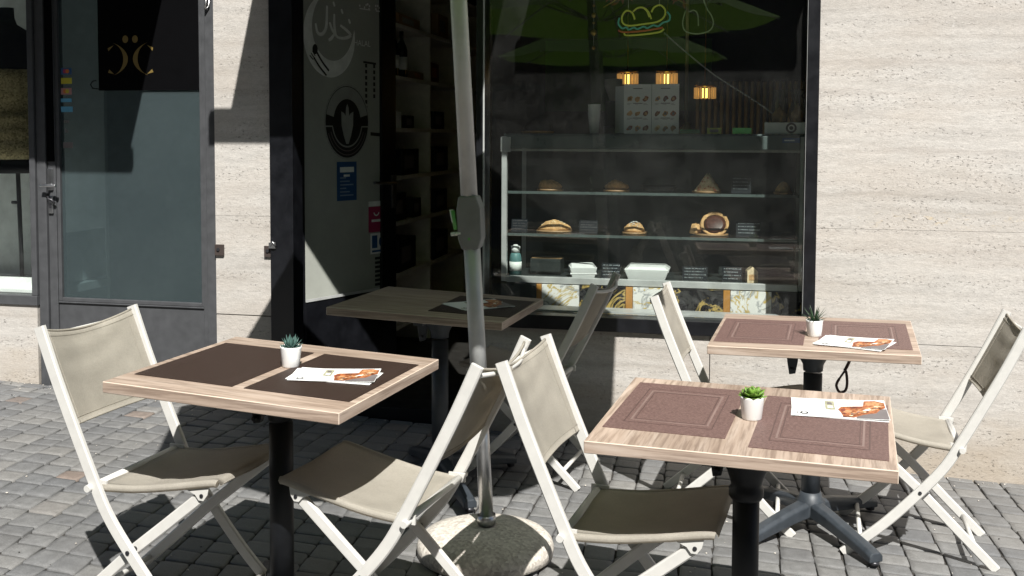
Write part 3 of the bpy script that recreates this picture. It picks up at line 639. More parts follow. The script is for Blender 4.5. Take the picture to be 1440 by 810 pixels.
# back-wall features
mb = MB(); mb.box((-1.75, 9.1, 1.75), (-.35, 9.19, 2.35)); tag(mb.build('green_panel', M['green']), 'dark green panel on the back wall of the snack bar', 'panel')
mb = MB()
for i in range(34): mb.tube([(-.42+.045*i, 8.3, 1.25), (-.42+.045*i, 8.3, 1.95)], .013, 8)
o = mb.build('slatted_screen', M['amberrod']); tag(o, 'low screen of upright brass rods behind the pastry case', 'screen')
mb = MB(); mb.tube([(-.40, 6.6, 1.62), (-.40, 6.6, 2.83)], .010, 10); mb.lathe([(0, 1.55), (.05, 1.55), (.05, 1.565), (.012, 1.62), (0, 1.62)], 16, 0, Matrix.Translation((-.40, 6.6, 0))); tag(mb.build('brass_pole', M['amberrod']), 'thin upright brass pole behind the menu board', 'pole')
def pend(x, y, z, label):
    p_ = thing('pendant_lamp', label, 'lamp', (x, y, z), 0, 'lit amber pendant lamps in the snack bar')
    m = MB(); m.lathe([(0, .0), (.018, .0), (.018, .065), (0, .065)], 12); m.build('bulb', M['lamp'], p_)
    m = MB()
    for i in range(16):
        a = 2*math.pi*i/16; m.tube([(.068*math.cos(a), .068*math.sin(a), -.005), (.068*math.cos(a), .068*math.sin(a), .07)], .007, 6)
    m.build('glass_rods', M['lampd'], p_)
    m = MB(); m.lathe([(.0, .078), (.075, .078), (.075, .088), (0, .088)], 20); m.tube([(0, 0, .088), (0, 0, 2.84-z)], .004, 6); m.build('cap', M['brass'], p_)
pend(-.86, 7.5, 1.90, 'lit amber pendant lamp above the left half of the menu board')
pend(-.59, 7.5, 1.90, 'lit amber pendant lamp above the right half of the menu board')
pend(-.33, 7.5, 1.80, 'lowest lit amber pendant lamp, right of the brass pole')

# pastry case
case = thing('display_case', 'glass fronted pastry display case behind the snack bar window', 'display case', (0, 0, 0))
X0, X1, F, B = -1.312, .258, 5.60, 6.15
mb = MB()
mb.box((X0, F, .755), (X0+.028, F+.03, 1.535)); mb.box((X1-.028, F, .755), (X1, F+.03, 1.535)); mb.box((X0, B-.03, .755), (X0+.028, B, 1.535)); mb.box((X1-.028, B-.03, .755), (X1, B, 1.535))
mb.box((X0+.03, F-.004, .752), (X1-.03, F+.03, .786)); mb.box((X0+.03, F+.02, 1.455), (X1-.03, F+.05, 1.468)); mb.box((X0-.004, F-.006, 1.45), (X0+.05, F+.001, 1.53))
mb.build('frame', M['casew'], case, .002)
mb = MB(); mb.box((X0+.03, F+.002, 1.47), (X1-.03, F+.06, 1.538)); mb.box((X0, F+.061, 1.532), (X1, B, 1.548)); mb.build('top_beam', M['caset'], case, .002)
for z_ in (1.012, 1.239):
    mb = MB(); mb.box((X0+.03, F+.03, z_-.009), (X1-.03, B-.05, z_)); mb.build('glass_shelf', M['cpane'], case)
    mb = MB(); mb.box((X0+.03, F+.022, z_-.012), (X1-.03, F+.0295, z_+.002)); mb.build('shelf_edge', M['caset'], case)
mb = MB(); mb.box((X0+.03, F+.035, .757), (X1-.03, B-.05, .772)); mb.box((X0+.03, B-.048, .757), (X1-.03, B-.04, 1.53)); mb.box((X0, F, .02), (X1, B, .70)); mb.build('lining', M['cased'], case)
mb = MB(); mb.box((X0+.029, F+.004, .787), (X1-.029, F+.010, 1.454)); mb.build('front_glass', M['cpane'], case)
mb = MB(); mb.box((.14, F-.003, 1.505), (.225, F+.0015, 1.53), 0); mb.box((.15, F-.0036, 1.514), (.20, F-.0032, 1.52), 1); mb.build('case_plate', [M['blue'], M['film']], case)
for a, b, mt, nm in ((-1.31, -1.118, 'cased', 'dark_panel'), (-1.116, -1.089, 'amber', 'amber_strip'), (-1.087, -.886, 'mw', 'white_marble_panel'), (-.884, -.642, 'mb', 'black_marble_panel'), (-.64, -.604, 'amber', 'amber_strip'), (-.602, -.412, 'mw', 'white_marble_panel'), (-.41, -.141, 'mb', 'black_marble_panel'), (-.139, -.105, 'amber', 'amber_strip'), (-.103, .10, 'mw', 'white_marble_panel'), (.102, .257, 'mb', 'black_marble_panel')):
    mb = MB(); mb.box((a, F-.012, .05), (b, F-.001, .748)); mb.build(nm, M[mt], case, .001)
PY = 5.80
def blob(m, prof, M_, mi, sx, sy): m.lathe(prof, 20, mi, M_, sx, sy)
def lumpy(name, m, mat, par, amt, f, seed):
    rr_ = random.Random(seed); ph = [rr_.uniform(0, 6.28) for _ in range(6)]
    out = []
    for a, b, c in m.v:
        k = math.sin(a*f+ph[0])*math.sin(b*f*1.3+ph[1]) + .6*math.sin(c*f*1.7+a*f*.6+ph[2]) + .5*math.sin(a*f*2.3+b*f*2.1+ph[3])
        out.append((a*(1+amt*k*6)+rr_.uniform(-1, 1)*amt*.15, b*(1+amt*k*6), c + amt*k*(1 if c > .012 else .1)))
    m.v = out; return m.build(name, mat, par)
def on_board(name, label, x, z, w, group='pastries in the display case', boardm='board'):
    p_ = thing(name, label, name.replace('_', ' '), (x, PY, z+.001), 0, group)
    if boardm:
        m = MB(); m.lathe([(0, 0), (.5, 0), (.5, .008), (0, .008)], 24, 0, None, w*1.1, .16); m.build('board', M[boardm], p_)
    return p_
def rough_part(name, m, mat, par, amt=.006, seed=1):
    rr_ = random.Random(seed)
    m.v = [(a+rr_.uniform(-amt, amt), b+rr_.uniform(-amt, amt), c+rr_.uniform(-amt, amt)) for a, b, c in m.v]
    return m.build(name, mat, par)
def dome(w, d, h, n=22):
    m = MB(); prof = [(0, 0), (.48, .0), (.5, .12), (.47, .35), (.38, .65), (.25, .87), (.12, .97), (0, 1)]
    m.lathe([(r, z*h) for r, z in prof], n, 0, Matrix.Translation((0, 0, .009)), w, d); return m
p_ = on_board('sandwich', 'shaded filled sandwich at the left of the top shelf', -1.085, 1.239, .13); lumpy('bread', dome(.13, .09, .05), M['crust'], p_, .006, 45, 2)
p_ = on_board('croissant', 'pale croissant on the top shelf left of the dark tray', -.72, 1.239, .13)
mb = MB(); mb.tube(smooth_path([(-.06, .02, .018), (-.035, -.012, .026), (0, -.022, .034), (.035, -.012, .026), (.06, .02, .018)], 5), [.006+.020*math.sin(math.pi*(i+.3)/20.6)*(1+.12*math.sin(i*1.6)) for i in range(21)], 12); lumpy('bread', mb, M['crust'], p_, .002, 70, 3)
p_ = on_board('pizza_wedge', 'stack of upright triangular bread slices on the top shelf', -.24, 1.239, .14); rr = random.Random(4)
for k in range(4):
    w_, h_ = .066+rr.uniform(-.008, .006), .098-.008*k+rr.uniform(-.006, .006); yo = -.045+.026*k; tip = rr.uniform(-.012, .018); n_ = 5
    mb = MB(); e1 = [(-w_+(tip+w_)*q/n_ + rr.uniform(-.003, .003), .009+h_*q/n_ + rr.uniform(-.003, .003)) for q in range(n_)]; e2 = [(tip+(w_-tip)*q/n_ + rr.uniform(-.003, .003), .009+h_*(1-q/n_) + rr.uniform(-.003, .003)) for q in range(n_+1)]
    mb.prism([(a, yo-.02*(1-b/.1), b) for a, b in (e1+e2)[::-1]], (.006, .017, .003)); mb.build('bread_slice', M['pale' if k % 2 == 0 else 'crust'], p_, .004)
    if k < 3:
        mb = MB()
        for q in range(26):
            t_ = rr.random(); x_ = -w_*.8+1.6*w_*t_; z_ = .012+max(.0, h_*(1-abs(2*t_-1)))*rr.uniform(.1, .92); r_ = rr.uniform(.003, .008)
            mb.lathe([(0, -r_*.6), (r_, 0), (0, r_*.6)], 6, 0, Matrix.Translation((x_, yo-.024*(1-z_/.1)+rr.uniform(-.003, .002), z_)))
        mb.build('filling', M['filling'], p_)
p_ = on_board('bread_roll', 'small bread roll at the right end of the top shelf', .155, 1.239, .09); lumpy('bread', dome(.085, .07, .045), M['crust'], p_, .004, 50, 6)
p_ = on_board('savoury_loaf', 'long seeded loaf on the left of the middle shelf', -1.06, 1.012, .18); lumpy('bread', dome(.19, .085, .048), M['crust'], p_, .005, 42, 7)
mb = MB(); rr = random.Random(2)
for i in range(150):
    a, q = rr.uniform(0, 6.28), rr.random()**.5; x_, y_ = .082*q*math.cos(a), .036*q*math.sin(a); r_ = rr.uniform(.003, .0065)
    mb.lathe([(0, -r_*.7), (r_, 0), (0, r_*.7)], 5, 0, Matrix.Translation((x_, y_, .010+.050*max(0, 1-q*q)**.6)))
mb.build('cheese_flakes', M['pale'], p_)
p_ = on_board('sugared_bun', 'small sugared bun in the centre of the middle shelf', -.62, 1.012, .12); lumpy('bread', dome(.115, .08, .052), M['crust'], p_, .006, 48, 8)
mb = MB()
for i in range(60):
    a, q = rr.uniform(0, 6.28), rr.random()**.6; r_ = rr.uniform(.002, .006); mb.lathe([(0, -r_*.5), (r_, 0), (0, r_*.5)], 5, 0, Matrix.Translation((.042*q*math.cos(a), .028*q*math.sin(a), .012+.052*max(0, 1-q*q*.8)**.6)))
mb.build('sugar', M['foam'], p_)
p_ = on_board('chocolate_tart', 'round tart with dark filling tilted on the middle shelf', -.21, 1.012, .16)
Mt = Matrix.Translation((.015, .0, .055)) @ Matrix.Rotation(R(52), 4, 'X')
mb = MB(); mb.lathe([(0, -.012), (.062, -.012), (.074, .0), (.076, .012), (.066, .014), (.06, .006), (0, .006)], 28, 0, Mt); rough_part('crust', mb, M['crust'], p_, .002, 10)
mb = MB(); mb.lathe([(.059, .007), (.04, .011), (0, .012)], 24, 0, Mt); mb.build('filling', M['jam'], p_)
mb = MB(); mb.lathe([(0, 0), (.03, 0), (.034, .02), (.02, .045), (0, .05)], 14, 0, Matrix.Translation((-.085, .0, .009))); rough_part('broken_piece', mb, M['crust'], p_, .006, 11)
p_ = on_board('serving_tray', 'dark oval tray in the middle of the top shelf', -.49, 1.239, .17, None, None)
mb = MB(); mb.lathe([(0, .004), (.4, .004), (.5, .03), (.49, .032), (.4, .01), (0, .01)], 24, 0, None, .19, .14); mb.build('tray_dish', M['filmd'], p_)
mb = MB(); mb.lathe([(.46, .032), (.36, .075), (0, .085)], 24, 0, None, .19, .14); mb.build('clear_lid', M['cpane'], p_)
def card(x, z, w, h, label, seed, y=5.70, mat='chalk'):
    c_ = thing('price_card', label, 'price card', (x, y, z+.001), 0, 'handwritten slate price cards')
    Mx = Matrix.Rotation(R(-10), 4, 'X')
    m = MB(); m.box((-w/2, 0, 0), (w/2, .004, h), 0, Mx); m.build('slate', M['slate'], c_)
    m = MB(); rr_ = random.Random(seed)
    for k in range(4):
        zz = h*(.84-.2*k); x_ = -w*.42
        while x_ < w*(.42 if k % 2 == 0 else .3):
            l_ = rr_.uniform(.003, .008)
            m.poly([tuple(Mx @ Vector(p)) for p in ((x_, -.0008, zz), (x_+l_*.5, -.0008, zz+h*.07), (x_+l_, -.0008, zz+rr_.uniform(-.003, .003)), (x_+l_*.55, -.0008, zz+h*.015))], 0)
            x_ += l_ + rr_.choice((.0008, .0008, .005))
    m.build('handwriting', M[mat], c_); return c_
card(-.06, 1.239, .10, .09, 'slate price card on the top shelf right of the triangular slice', 1, 5.72)
card(-.02, 1.012, .125, .082, 'slate price card on the middle shelf right of the round tart', 2, 5.72)
card(-.735, .772, .10, .085, 'slate price card between the two white foam boxes', 3)
card(-.29, .772, .13, .08, 'slate price card just right of the wide white foam box', 4)
card(-.10, .772, .10, .085, 'slate price card left of the pale carton on the case floor', 5)
card(-.86, 1.012, .10, .07, 'dim slate price card left of the sugared bun', 6, 5.72, 'greyp')
card(-1.24, 1.012, .09, .07, 'dim slate price card at the far left of the middle shelf', 7, 5.72, 'greyp')
def clam(x, w, label, openl, rz):
    c_ = thing('foam_box', label, 'takeaway box', (x, 5.72, .773), rz, 'white foam boxes on the case floor')
    m = MB(); h = .062
    m.add([(-w*.4, -.055, 0), (w*.4, -.055, 0), (w*.4, .055, 0), (-w*.4, .055, 0), (-w*.5, -.07, h), (w*.5, -.07, h), (w*.5, .07, h), (-w*.5, .07, h), (-w*.47, -.062, h), (w*.47, -.062, h), (w*.47, .062, h), (-w*.47, .062, h), (-w*.38, -.05, .006), (w*.38, -.05, .006), (w*.38, .05, .006), (-w*.38, .05, .006)],
          [(0,3,2,1),(0,1,5,4),(1,2,6,5),(2,3,7,6),(3,0,4,7),(4,5,9,8),(5,6,10,9),(6,7,11,10),(7,4,8,11),(8,9,13,12),(9,10,14,13),(10,11,15,14),(11,8,12,15),(12,13,14,15)])
    m.build('tray', M['foam'], c_, .003)
    m = MB()
    a = R(16 if openl else 6)
    Mx = Matrix.Translation((0, .07, h+.002)) @ Matrix.Rotation(a, 4, 'X')
    m.add([(-w*.5, 0, 0), (w*.5, 0, 0), (w*.5, -.14, 0), (-w*.5, -.14, 0), (-w*.40, -.025, .022), (w*.40, -.025, .022), (w*.40, -.115, .022), (-w*.40, -.115, .022)], [(0,4,5,1),(1,5,6,2),(2,6,7,3),(3,7,4,0),(4,7,6,5),(0,1,2,3)], 0, False, Mx)
    m.build('lid', M['foam'], c_, .003)
clam(-.89, .145, 'smaller white foam takeaway box turned at an angle on the case floor', True, .25)
clam(-.54, .235, 'wide white foam takeaway box on the case floor', False, 0)
b_ = thing('milk_bottle', 'white capped bottle with a teal label at the left of the case floor', 'bottle', (-1.255, 5.70, .773))
mb = MB(); mb.lathe([(0, 0), (.032, 0), (.033, .095), (.028, .12), (.022, .128), (0, .128)], 18); mb.build('body', M['teal'], b_)
mb = MB(); mb.lathe([(.024, .1285), (.025, .163), (.012, .166), (.012, .172), (0, .172)], 18); mb.build('cap', M['foam'], b_); mb = MB(); mb.lathe([(.0335, .03), (.0337, .03), (.0337, .08), (.0335, .08)], 18); mb.build('paper_label', M['film'], b_)
b_ = thing('carton', 'small pale carton at the right of the case floor', 'carton', (0, 5.75, .773), .2); mb = MB(); mb.prism([(-.028, -.03, 0), (.028, -.03, 0), (.028, -.03, .06), (0, -.03, .085), (-.028, -.03, .06)], (0, .06, 0)); mb.build('body', M['pale'], b_, .002); mb = MB(); mb.box((-.02, -.0312, .015), (.02, -.0303, .045)); mb.build('print', M['crust'], b_)
b_ = thing('brown_box', 'brown cardboard box behind the milk bottle on the case floor', 'box', (-1.11, 5.86, .773), 0); mb = MB(); mb.box((-.085, -.06, 0), (.085, .06, .085)); mb.build('carton', M['cased'], b_, .002); mb = MB(); mb.box((-.085, -.03, .0852), (.085, .03, .0862)); mb.build('lid_tape', M['board'], b_)
# on top of the case
ZT = 1.549
mn = thing('menu_board', 'white folded menu with rows of food pictures standing on the pastry case', 'menu', (-.53, 5.74, ZT), 0)
mb = MB(); mb.box((-.145, 0, 0), (-.001, .003, .262), 0, Matrix.Rotation(R(4), 4, 'Z')); mb.box((.001, 0, 0), (.145, .003, .262), 0, Matrix.Rotation(R(-4), 4, 'Z')); mb.prism([(-.146, .012, .003), (-.205, .10, .003), (-.205, .10, .255), (-.146, .012, .255)], (.002, .002, 0)); mb.build('pages', M['paper'], mn)
mb = MB(); rr = random.Random(11)
for side in (-1, 1):
    Mz = Matrix.Rotation(R(-4*side), 4, 'Z')
    for r_ in range(3):
        zc = .185 - r_*.078
        mb.box((side*.073-.025, -.0012, zc+.052), (side*.073+.025, -.0005, zc+.056), 3, Mz)
        for c_ in range(3):
            xc = side*.073 + (c_-1)*.042
            pts = [(xc+.015*math.cos(a)*rr.uniform(.7, 1.15)+.006*math.sin(a), -.001, zc+.016*math.sin(a)*rr.uniform(.6, 1.2)) for a in [2*math.pi*i/9 for i in range(9)]]
            mb.poly([tuple(Mz @ Vector(p)) for p in pts], rr.choice((0, 1, 2) if not (side > 0 and r_ == 2) else (4, 5)))
            mb.poly([tuple(Mz @ Vector((xc+dx, -.0014, zc+dz))) for dx, dz in ((-.008, -.006), (.006, -.008), (.009, .004), (-.002, .009))], rr.choice((3, 2, 4)))
            for q_ in range(2): mb.box((xc-.014, -.0012, zc-.026-q_*.006), (xc+rr.uniform(.0, .014), -.0005, zc-.0245-q_*.006), 3, Mz)
mb.build('food_pictures', [M['sandw'], M['sandw2'], M['crust'], M['greyp'], M['board'], M['pale']], mn)
def label_tag(x, w, h, mat, label, strip):
    c_ = thing('case_label', label, 'label', (x, 5.66, ZT+.001), 0, 'small coloured labels on top of the case')
    m = MB(); m.prism([(-w/2, 0, 0), (w/2, 0, 0), (w/2, .01, h), (-w/2, .01, h)], (0, .002, 0)); m.box((-w/2, .0025, 0), (w/2, .03, .002)); m.build('plaque', M[mat], c_)
    m = MB(); m.prism([(-w*.3, -.0006, h*.25), (w*.3, -.0006, h*.25), (w*.3, h*.13, h*.75), (-w*.3, h*.13, h*.75)], (0, .0002, 0)); m.build('print', M[strip], c_)
label_tag(-.325, .10, .022, 'gl_d', 'dark green label on top of the case next to the menu', 'gl_d')
label_tag(-.20, .072, .030, 'gl_y', 'yellow edged label on top of the case between two green ones', 'greyp')
label_tag(-.06, .095, .030, 'gl_g', 'bright green label on top of the case', 'gl_g')
b_ = thing('tray_box', 'white box with a round black logo at the right end of the case top', 'box', (.155, 5.72, ZT+.001))
mb = MB(); mb.box((-.10, -.05, 0), (.10, .06, .058)); mb.build('carton', M['film'], b_, .002)
mb = MB(); mb.box((-.102, -.052, .0), (-.088, -.0505, .06), 1); disc(mb, .03, .03, .027, .027, 0, -.0506, 20); ring(mb, .03, .03, .010, .017, 1, -.0512, n=16); mb.build('round_logo', [M['ink'], M['paper']], b_)
def bag(x, w, h, label, seed):
    c_ = thing('plastic_bag', label, 'bag', (x, 5.74, ZT+.06), 0, 'clear bags on the logo box')
    rr_ = random.Random(seed); m = MB(); prof = [(0, 0), (.45, 0), (.5, .2), (.48, .45), (.42, .7), (.30, .82), (.42, .97), (.30, 1)]
    m.lathe([(r*1, z*h) for r, z in prof], 14, 0, None, w, w*.7); m.v = [(a+rr_.uniform(-.008, .008), b+rr_.uniform(-.008, .008), max(0, c+rr_.uniform(-.004, .004))) for a, b, c in m.v]
    m.build('clear_film', M['crystal'], c_)
    m = MB(); m.lathe([(0, .004), (.4, .006), (.4, .5*h/h*.09), (0, .095)], 12, 0, None, w, w*.6); rough_part('contents', m, M['crust'], c_, .006, seed+1); return c_
bag(.125, .085, .165, 'crumpled clear bag standing left on the white logo box', 4); bag(.215, .08, .17, 'crumpled clear bag against the window frame on the logo box', 9)
b_ = thing('cup_stack', 'stack of paper cups on the case left of the menu', 'cups', (-.838, 5.76, ZT+.001)); 
for i in range(3):
    mb = MB(); mb.lathe([(.024, i*.022), (.034, i*.022+.11), (.036, i*.022+.112), (.033, i*.022+.112)], 18); mb.build('paper_cup', M['film'], b_)
b_ = thing('cake_dish', 'glass lidded cake dish at the left end of the case top', 'dish', (-1.15, 5.78, ZT+.001)); mb = MB(); mb.lathe([(0, 0), (.085, 0), (.09, .012), (0, .014)], 24); mb.build('plate', M['amber'], b_); mb = MB(); mb.lathe([(.078, .015), (.076, .04), (.05, .062), (.012, .07), (.014, .085), (0, .088)], 24); mb.build('glass_lid', M['cpane'], b_)
b_ = thing('coffee_grinder', 'dark upright coffee grinder beside the paper cups', 'grinder', (-.76, 5.95, ZT+.001)); mb = MB(); mb.box((-.05, -.06, 0), (.05, .06, .04)); mb.box((-.04, -.03, .041), (.04, .06, .18)); mb.build('body', M['bolt'], b_, .006); mb = MB(); mb.lathe([(.02, .181), (.05, .26), (.05, .30), (0, .305)], 18); mb.build('hopper', M['shelfd'], b_)
# neon signs hung in the window
ns = thing('neon_sign', 'neon outline of a filled baguette hung inside the window', 'neon sign', (-.565, 5.62, 2.12))
def neon(name, pts, mat, w=.0045, closed=False, n=6): m = MB(); m.tube(smooth_path([(p[0], 0, p[1]) for p in pts], n), w, 8); return m.build(name, M[mat], ns)
neon('bread_tube', [(-.045, .02), (-.06, .055), (-.09, .065), (-.112, .035), (-.105, .0), (-.07, -.012), (.0, -.005), (.07, .005), (.105, .03), (.11, .065), (.085, .09), (.055, .08), (.04, .055)], 'neon_y')
neon('bread_score', [(-.055, .06), (-.03, .078), (.0, .078), (.025, .055), (.04, .02)], 'neon_y'); neon('bread_score', [(.0, .078), (.018, .06), (.03, .03)], 'neon_y')
neon('lettuce_tube', [(-.125, .03), (-.13, .0), (-.11, -.025), (-.09, -.02), (-.075, -.032), (-.05, -.022), (-.03, -.03), (.0, -.018), (.02, -.026), (.05, -.012), (.075, -.018), (.10, .0), (.13, .01), (.135, .035), (.12, .055)], 'neon_g')
neon('filling_tube', [(-.13, -.035), (-.10, -.045), (.0, -.04), (.10, -.025)], 'neon_r'); neon('base_tube', [(-.10, -.05), (-.085, -.062), (.0, -.058), (.08, -.048), (.105, -.032)], 'neon_y')
mb = MB(); mb.tube([(-.08, .01, .065), (-.08, .01, .56)], .002, 6); mb.tube([(.08, .01, .085), (.08, .01, .56)], .002, 6); mb.build('hanging_wire', M['cord'], ns)
ns = thing('neon_cup', 'unlit neon outline of a cup and glass right of the baguette sign', 'neon sign', (-.29, 5.62, 2.12))
neon('cup_tube', [(-.06, .06), (-.075, .0), (-.06, -.045), (.0, -.06), (.06, -.045), (.08, -.01), (.07, .03), (.05, .06)], 'neon_w', .003); neon('glass_tube', [(-.045, .05), (-.02, .06), (.0, .04), (.005, -.02)], 'neon_w', .003); neon('steam_tube', [(.05, .06), (.03, .12), (.06, .18), (.02, .22), (-.02, .2)], 'neon_w', .003)
mb = MB(); mb.tube([(0, .01, .2), (0, .01, .56)], .002, 6); mb.build('hanging_wire', M['cord'], ns)
mb = MB(); mb.tube(smooth_path([(-.46, 5.62, 2.07), (-.36, 5.63, 1.98), (-.2, 5.64, 1.85), (0, 5.66, 1.72), (.09, 5.68, 1.655)], 5), .0035, 6); tag(mb.build('cord', M['cord']), 'pale cord slanting from the baguette sign down to the case top', 'cord')
gl_ = thing('garland', 'red leaf garland hung above the baguette sign', 'garland', (-.56, 5.66, 2.25)); mb = MB(); rr = random.Random(8)
for i in range(70):
    xx = rr.uniform(-.2, .2); zz = -.35*abs(xx) + .06 + rr.uniform(-.03, .03) - (.0 if abs(xx) > .06 else -.05); a = rr.uniform(0, 3)
    l_ = rr.uniform(.015, .03); d = Vector((math.cos(a), rr.uniform(-.4, .4), math.sin(a)))*l_; e = Vector((-math.sin(a), .3, math.cos(a)))*l_*.35; p = Vector((xx, rr.uniform(-.02, .02), zz))
    mb.poly([p-d, p+e, p+d, p-e])
mb.build('leaves', M['redl'], gl_); mb = MB(); mb.tube(smooth_path([(-.22, 0, -.04), (-.1, 0, .03), (0, 0, .1), (.1, 0, .03), (.22, 0, -.04)], 4), .003, 6); mb.build('stem', M['brass'], gl_)
gl_ = thing('hanging_ornament', 'string of gold beads hanging left of the baguette sign', 'ornament', (-.83, 5.66, 2.0)); mb = MB()
for z_, r_ in ((.27, .012), (.22, .008), (.17, .016), (.13, .008), (.08, .02), (-.0, .012)): mb.lathe([(0, z_-r_), (r_*.8, z_-r_*.4), (r_*.8, z_+r_*.4), (0, z_+r_)], 8)
mb.build('beads', M['brass'], gl_); mb = MB(); mb.tube([(0, 0, -.01), (0, 0, .7)], .0015, 6); mb.build('string', M['cord'], gl_)

# ---------------------------------------------------------------- tables
KT = 1.05                                     # tables are set this much nearer than a first estimate put them
TL, TW = .7856/KT, .7003/KT
TAB = [(-1.440, 3.105, -.109, .797, -.032, .016), (-.005, 3.099, -.087, .737, -.003, .030), (.253, 4.560, -.078, .731, .013, .024), (-1.363, 4.613, -.051, .785, -.034, -.006)]
TAB = [(x/KT, y/KT, r, 1.532-(1.532-z)/KT, tx, ty) for x, y, r, z, tx, ty in TAB]
def tab_matrix(i):
    x, y, r, z, tx, ty = TAB[i]
    ex = Vector((math.cos(r), math.sin(r), tx)).normalized(); ey = Vector((-math.sin(r), math.cos(r), ty)); ey = (ey - ex*ey.dot(ex)).normalized(); ez = ex.cross(ey)
    m = Matrix((ex, ey, ez)).transposed().to_4x4(); m.translation = (x, y, z); return m
def on_table(i, lx, ly, rz=0): return tab_matrix(i) @ Matrix.Translation((lx/KT, ly/KT, .0006)) @ Matrix.Rotation(rz, 4, 'Z') @ Matrix.Scale(1/KT, 4)
def make_table(i, label, woodm, irn):
    Mt = tab_matrix(i); zt = TAB[i][3]; x, y = TAB[i][:2]; gr = gz(x, y); H = zt - gr
    base = Matrix.Translation((x, y, gr)) @ Matrix.Rotation(TAB[i][2], 4, 'Z')
    t = thing('cafe_table', label, 'table', M=base, group='cafe tables on the pavement')
    m = MB(); m.box((-TL/2, -TW/2, -.0325), (TL/2, TW/2, 0), 0, base.inverted() @ Mt)
    ax = woodm == 'wood_x'; m.m = [1 if ax else 0, 0, 1 if ax else 0, 0 if ax else 1, 1 if ax else 0, 0 if ax else 1]
    o = m.build('tabletop', [M[woodm], M['wood' if ax else 'wood_x'], M['arris']], t, .002); o.modifiers['bevel'].material = 2; o.modifiers['bevel'].segments = 1
    m = MB(); m.lathe([(0, .10), (.036, .10), (.036, H-.16), (0, H-.16)], 24); m.build('column', M[irn], t)
    m = MB(); m.lathe([(0, H-.15), (.0375, H-.15), (.040, H-.125), (.068, H-.072), (.075, H-.055), (0, H-.055)], 24)
    if i == 1: m.lathe([(0, H-.225), (.040, H-.225), (.047, H-.215), (.047, H-.195), (.041, H-.185), (.046, H-.165), (.072, H-.095), (.078, H-.0555), (0, H-.0555)], 24)
    for a in (0, 90):
        m.box((-.27, -.02, H-.0545), (.27, .02, H-.042), 0, Matrix.Rotation(R(a), 4, 'Z') @ Matrix.Translation((0, 0, .0004*a/90)))
    m.box((-.10, -.10, H-.0416), (.10, .10, H-.036)); m.build('top_bracket', M[irn], t)
    m = MB(); m.prism([(-.105, -.011, H-.055), (-.055, -.011, H-.055), (-.058, -.011, H-.12), (-.066, -.011, H-.165), (-.09, -.011, H-.17), (-.098, -.011, H-.12)], (0, .022, 0)); m.tube([(-.078, -.03, H-.15), (-.078, .03, H-.15)], .008, 10); m.build('tilt_lever', M[irn], t, .004)
    m = MB(); m.lathe([(0, .05), (.05, .05), (.056, .07), (.056, .115), (.045, .128), (.04, .15), (0, .15)], 24); m.build('hub', M[irn], t)
    for k in range(4):
        a = R(52 + (0, 76, 180, 256)[k]) if False else R((-53, 53, 127, 233)[k])
        m = MB(); Mz = Matrix.Rotation(a, 4, 'Z')
        pr = [(.04, .058, .118, .032), (.13, .05, .105, .030), (.26, .032, .078, .028), (.37, .016, .055, .028), (.40, .012, .046, .028)]
        vs = []
        for (r_, z0, z1, hw) in pr: vs += [(r_, -hw, z0), (r_, hw, z0), (r_, hw, z1-.012), (r_, hw*.62, z1), (r_, -hw*.62, z1), (r_, -hw, z1-.012)]
        fs = [(q*6+j, q*6+(j+1) % 6, (q+1)*6+(j+1) % 6, (q+1)*6+j) for q in range(4) for j in range(6)] + [tuple(range(6))[::-1], tuple(24+j for j in range(6))]
        m.add(vs, fs, 0, False, Mz); lg = m.build('leg', M[irn], t, .004)
        m = MB(); m.lathe([(0, 0), (.018, 0), (.02, .014), (0, .014)], 12, 0, Mz @ Matrix.Translation((.385, 0, -.001))); m.build('foot_pad', M['bolt'], lg)
    return t
make_table(0, 'oak topped cafe table with two plain dark brown placemats', 'wood', 'iron')
make_table(1, 'oak topped cafe table with crosswise grain nearest the camera, light green succulent on it', 'wood_x', 'iron')
make_table(2, 'oak topped cafe table against the sunlit travertine wall with a spiky plant on it', 'wood', 'iron_g')
make_table(3, 'shaded oak cafe table in the snack bar doorway with a single placemat', 'wood', 'iron_g')

def placemat(i, lx, ly, w, d, rz, kind, label):
    o = thing('placemat', label, 'placemat', M=on_table(i, lx, ly, rz), group='woven placemats on the tables')
    m = MB(); m.box((-w/2, -d/2, 0), (w/2, d/2, .0016)); m.build('mat', M['mat_rose' if kind else 'mat_dark'], o)
    m = MB(); z = .0018
    if kind:
        a, b = w*.36, d*.36
        for (s, t_, mi) in ((1.0, .0035, 1), (.86, .006, 0), (.80, .003, 1)):
            A, B_ = a*s, b*s
            m.box((-A, -B_-t_, .0016+.0001), (A, -B_, z+.0004), mi); m.box((-A, B_, .0016+.0001), (A, B_+t_, z+.0004), mi)
            m.box((-A-t_, -B_-t_, .0016+.0001), (-A-.0001, B_+t_, z+.0006), mi); m.box((A+.0001, -B_-t_, .0016+.0001), (A+t_, B_+t_, z+.0006), mi)
    else:
        for k in (-1, 1):
            for q in (.36, .40, .43): m.box((k*w*q-.0015, -d/2+.004, .0016+.0001), (k*w*q+.0015, d/2-.004, z+.0002), 2)
    m.build('woven_border', [M['mat_line'], M['mat_dline'], M['stripe']], o)
placemat(0, -.19, .0, .345, .485, 0, 0, 'plain dark brown placemat left of the blue green succulent')
placemat(0, .195, .0, .345, .485, 0, 0, 'plain dark brown placemat under the fanned leaflets on the left table')
placemat(1, -.200, .03, .335, .50, -.02, 1, 'mauve bordered placemat at the empty place of the nearest right table')
placemat(1, .205, -.02, .345, .52, -.02, 1, 'mauve bordered placemat under the leaflet beside the light green succulent')
placemat(2, -.205, -.02, .345, .49, 0, 1, 'mauve bordered placemat at the left place of the table by the sunlit wall')
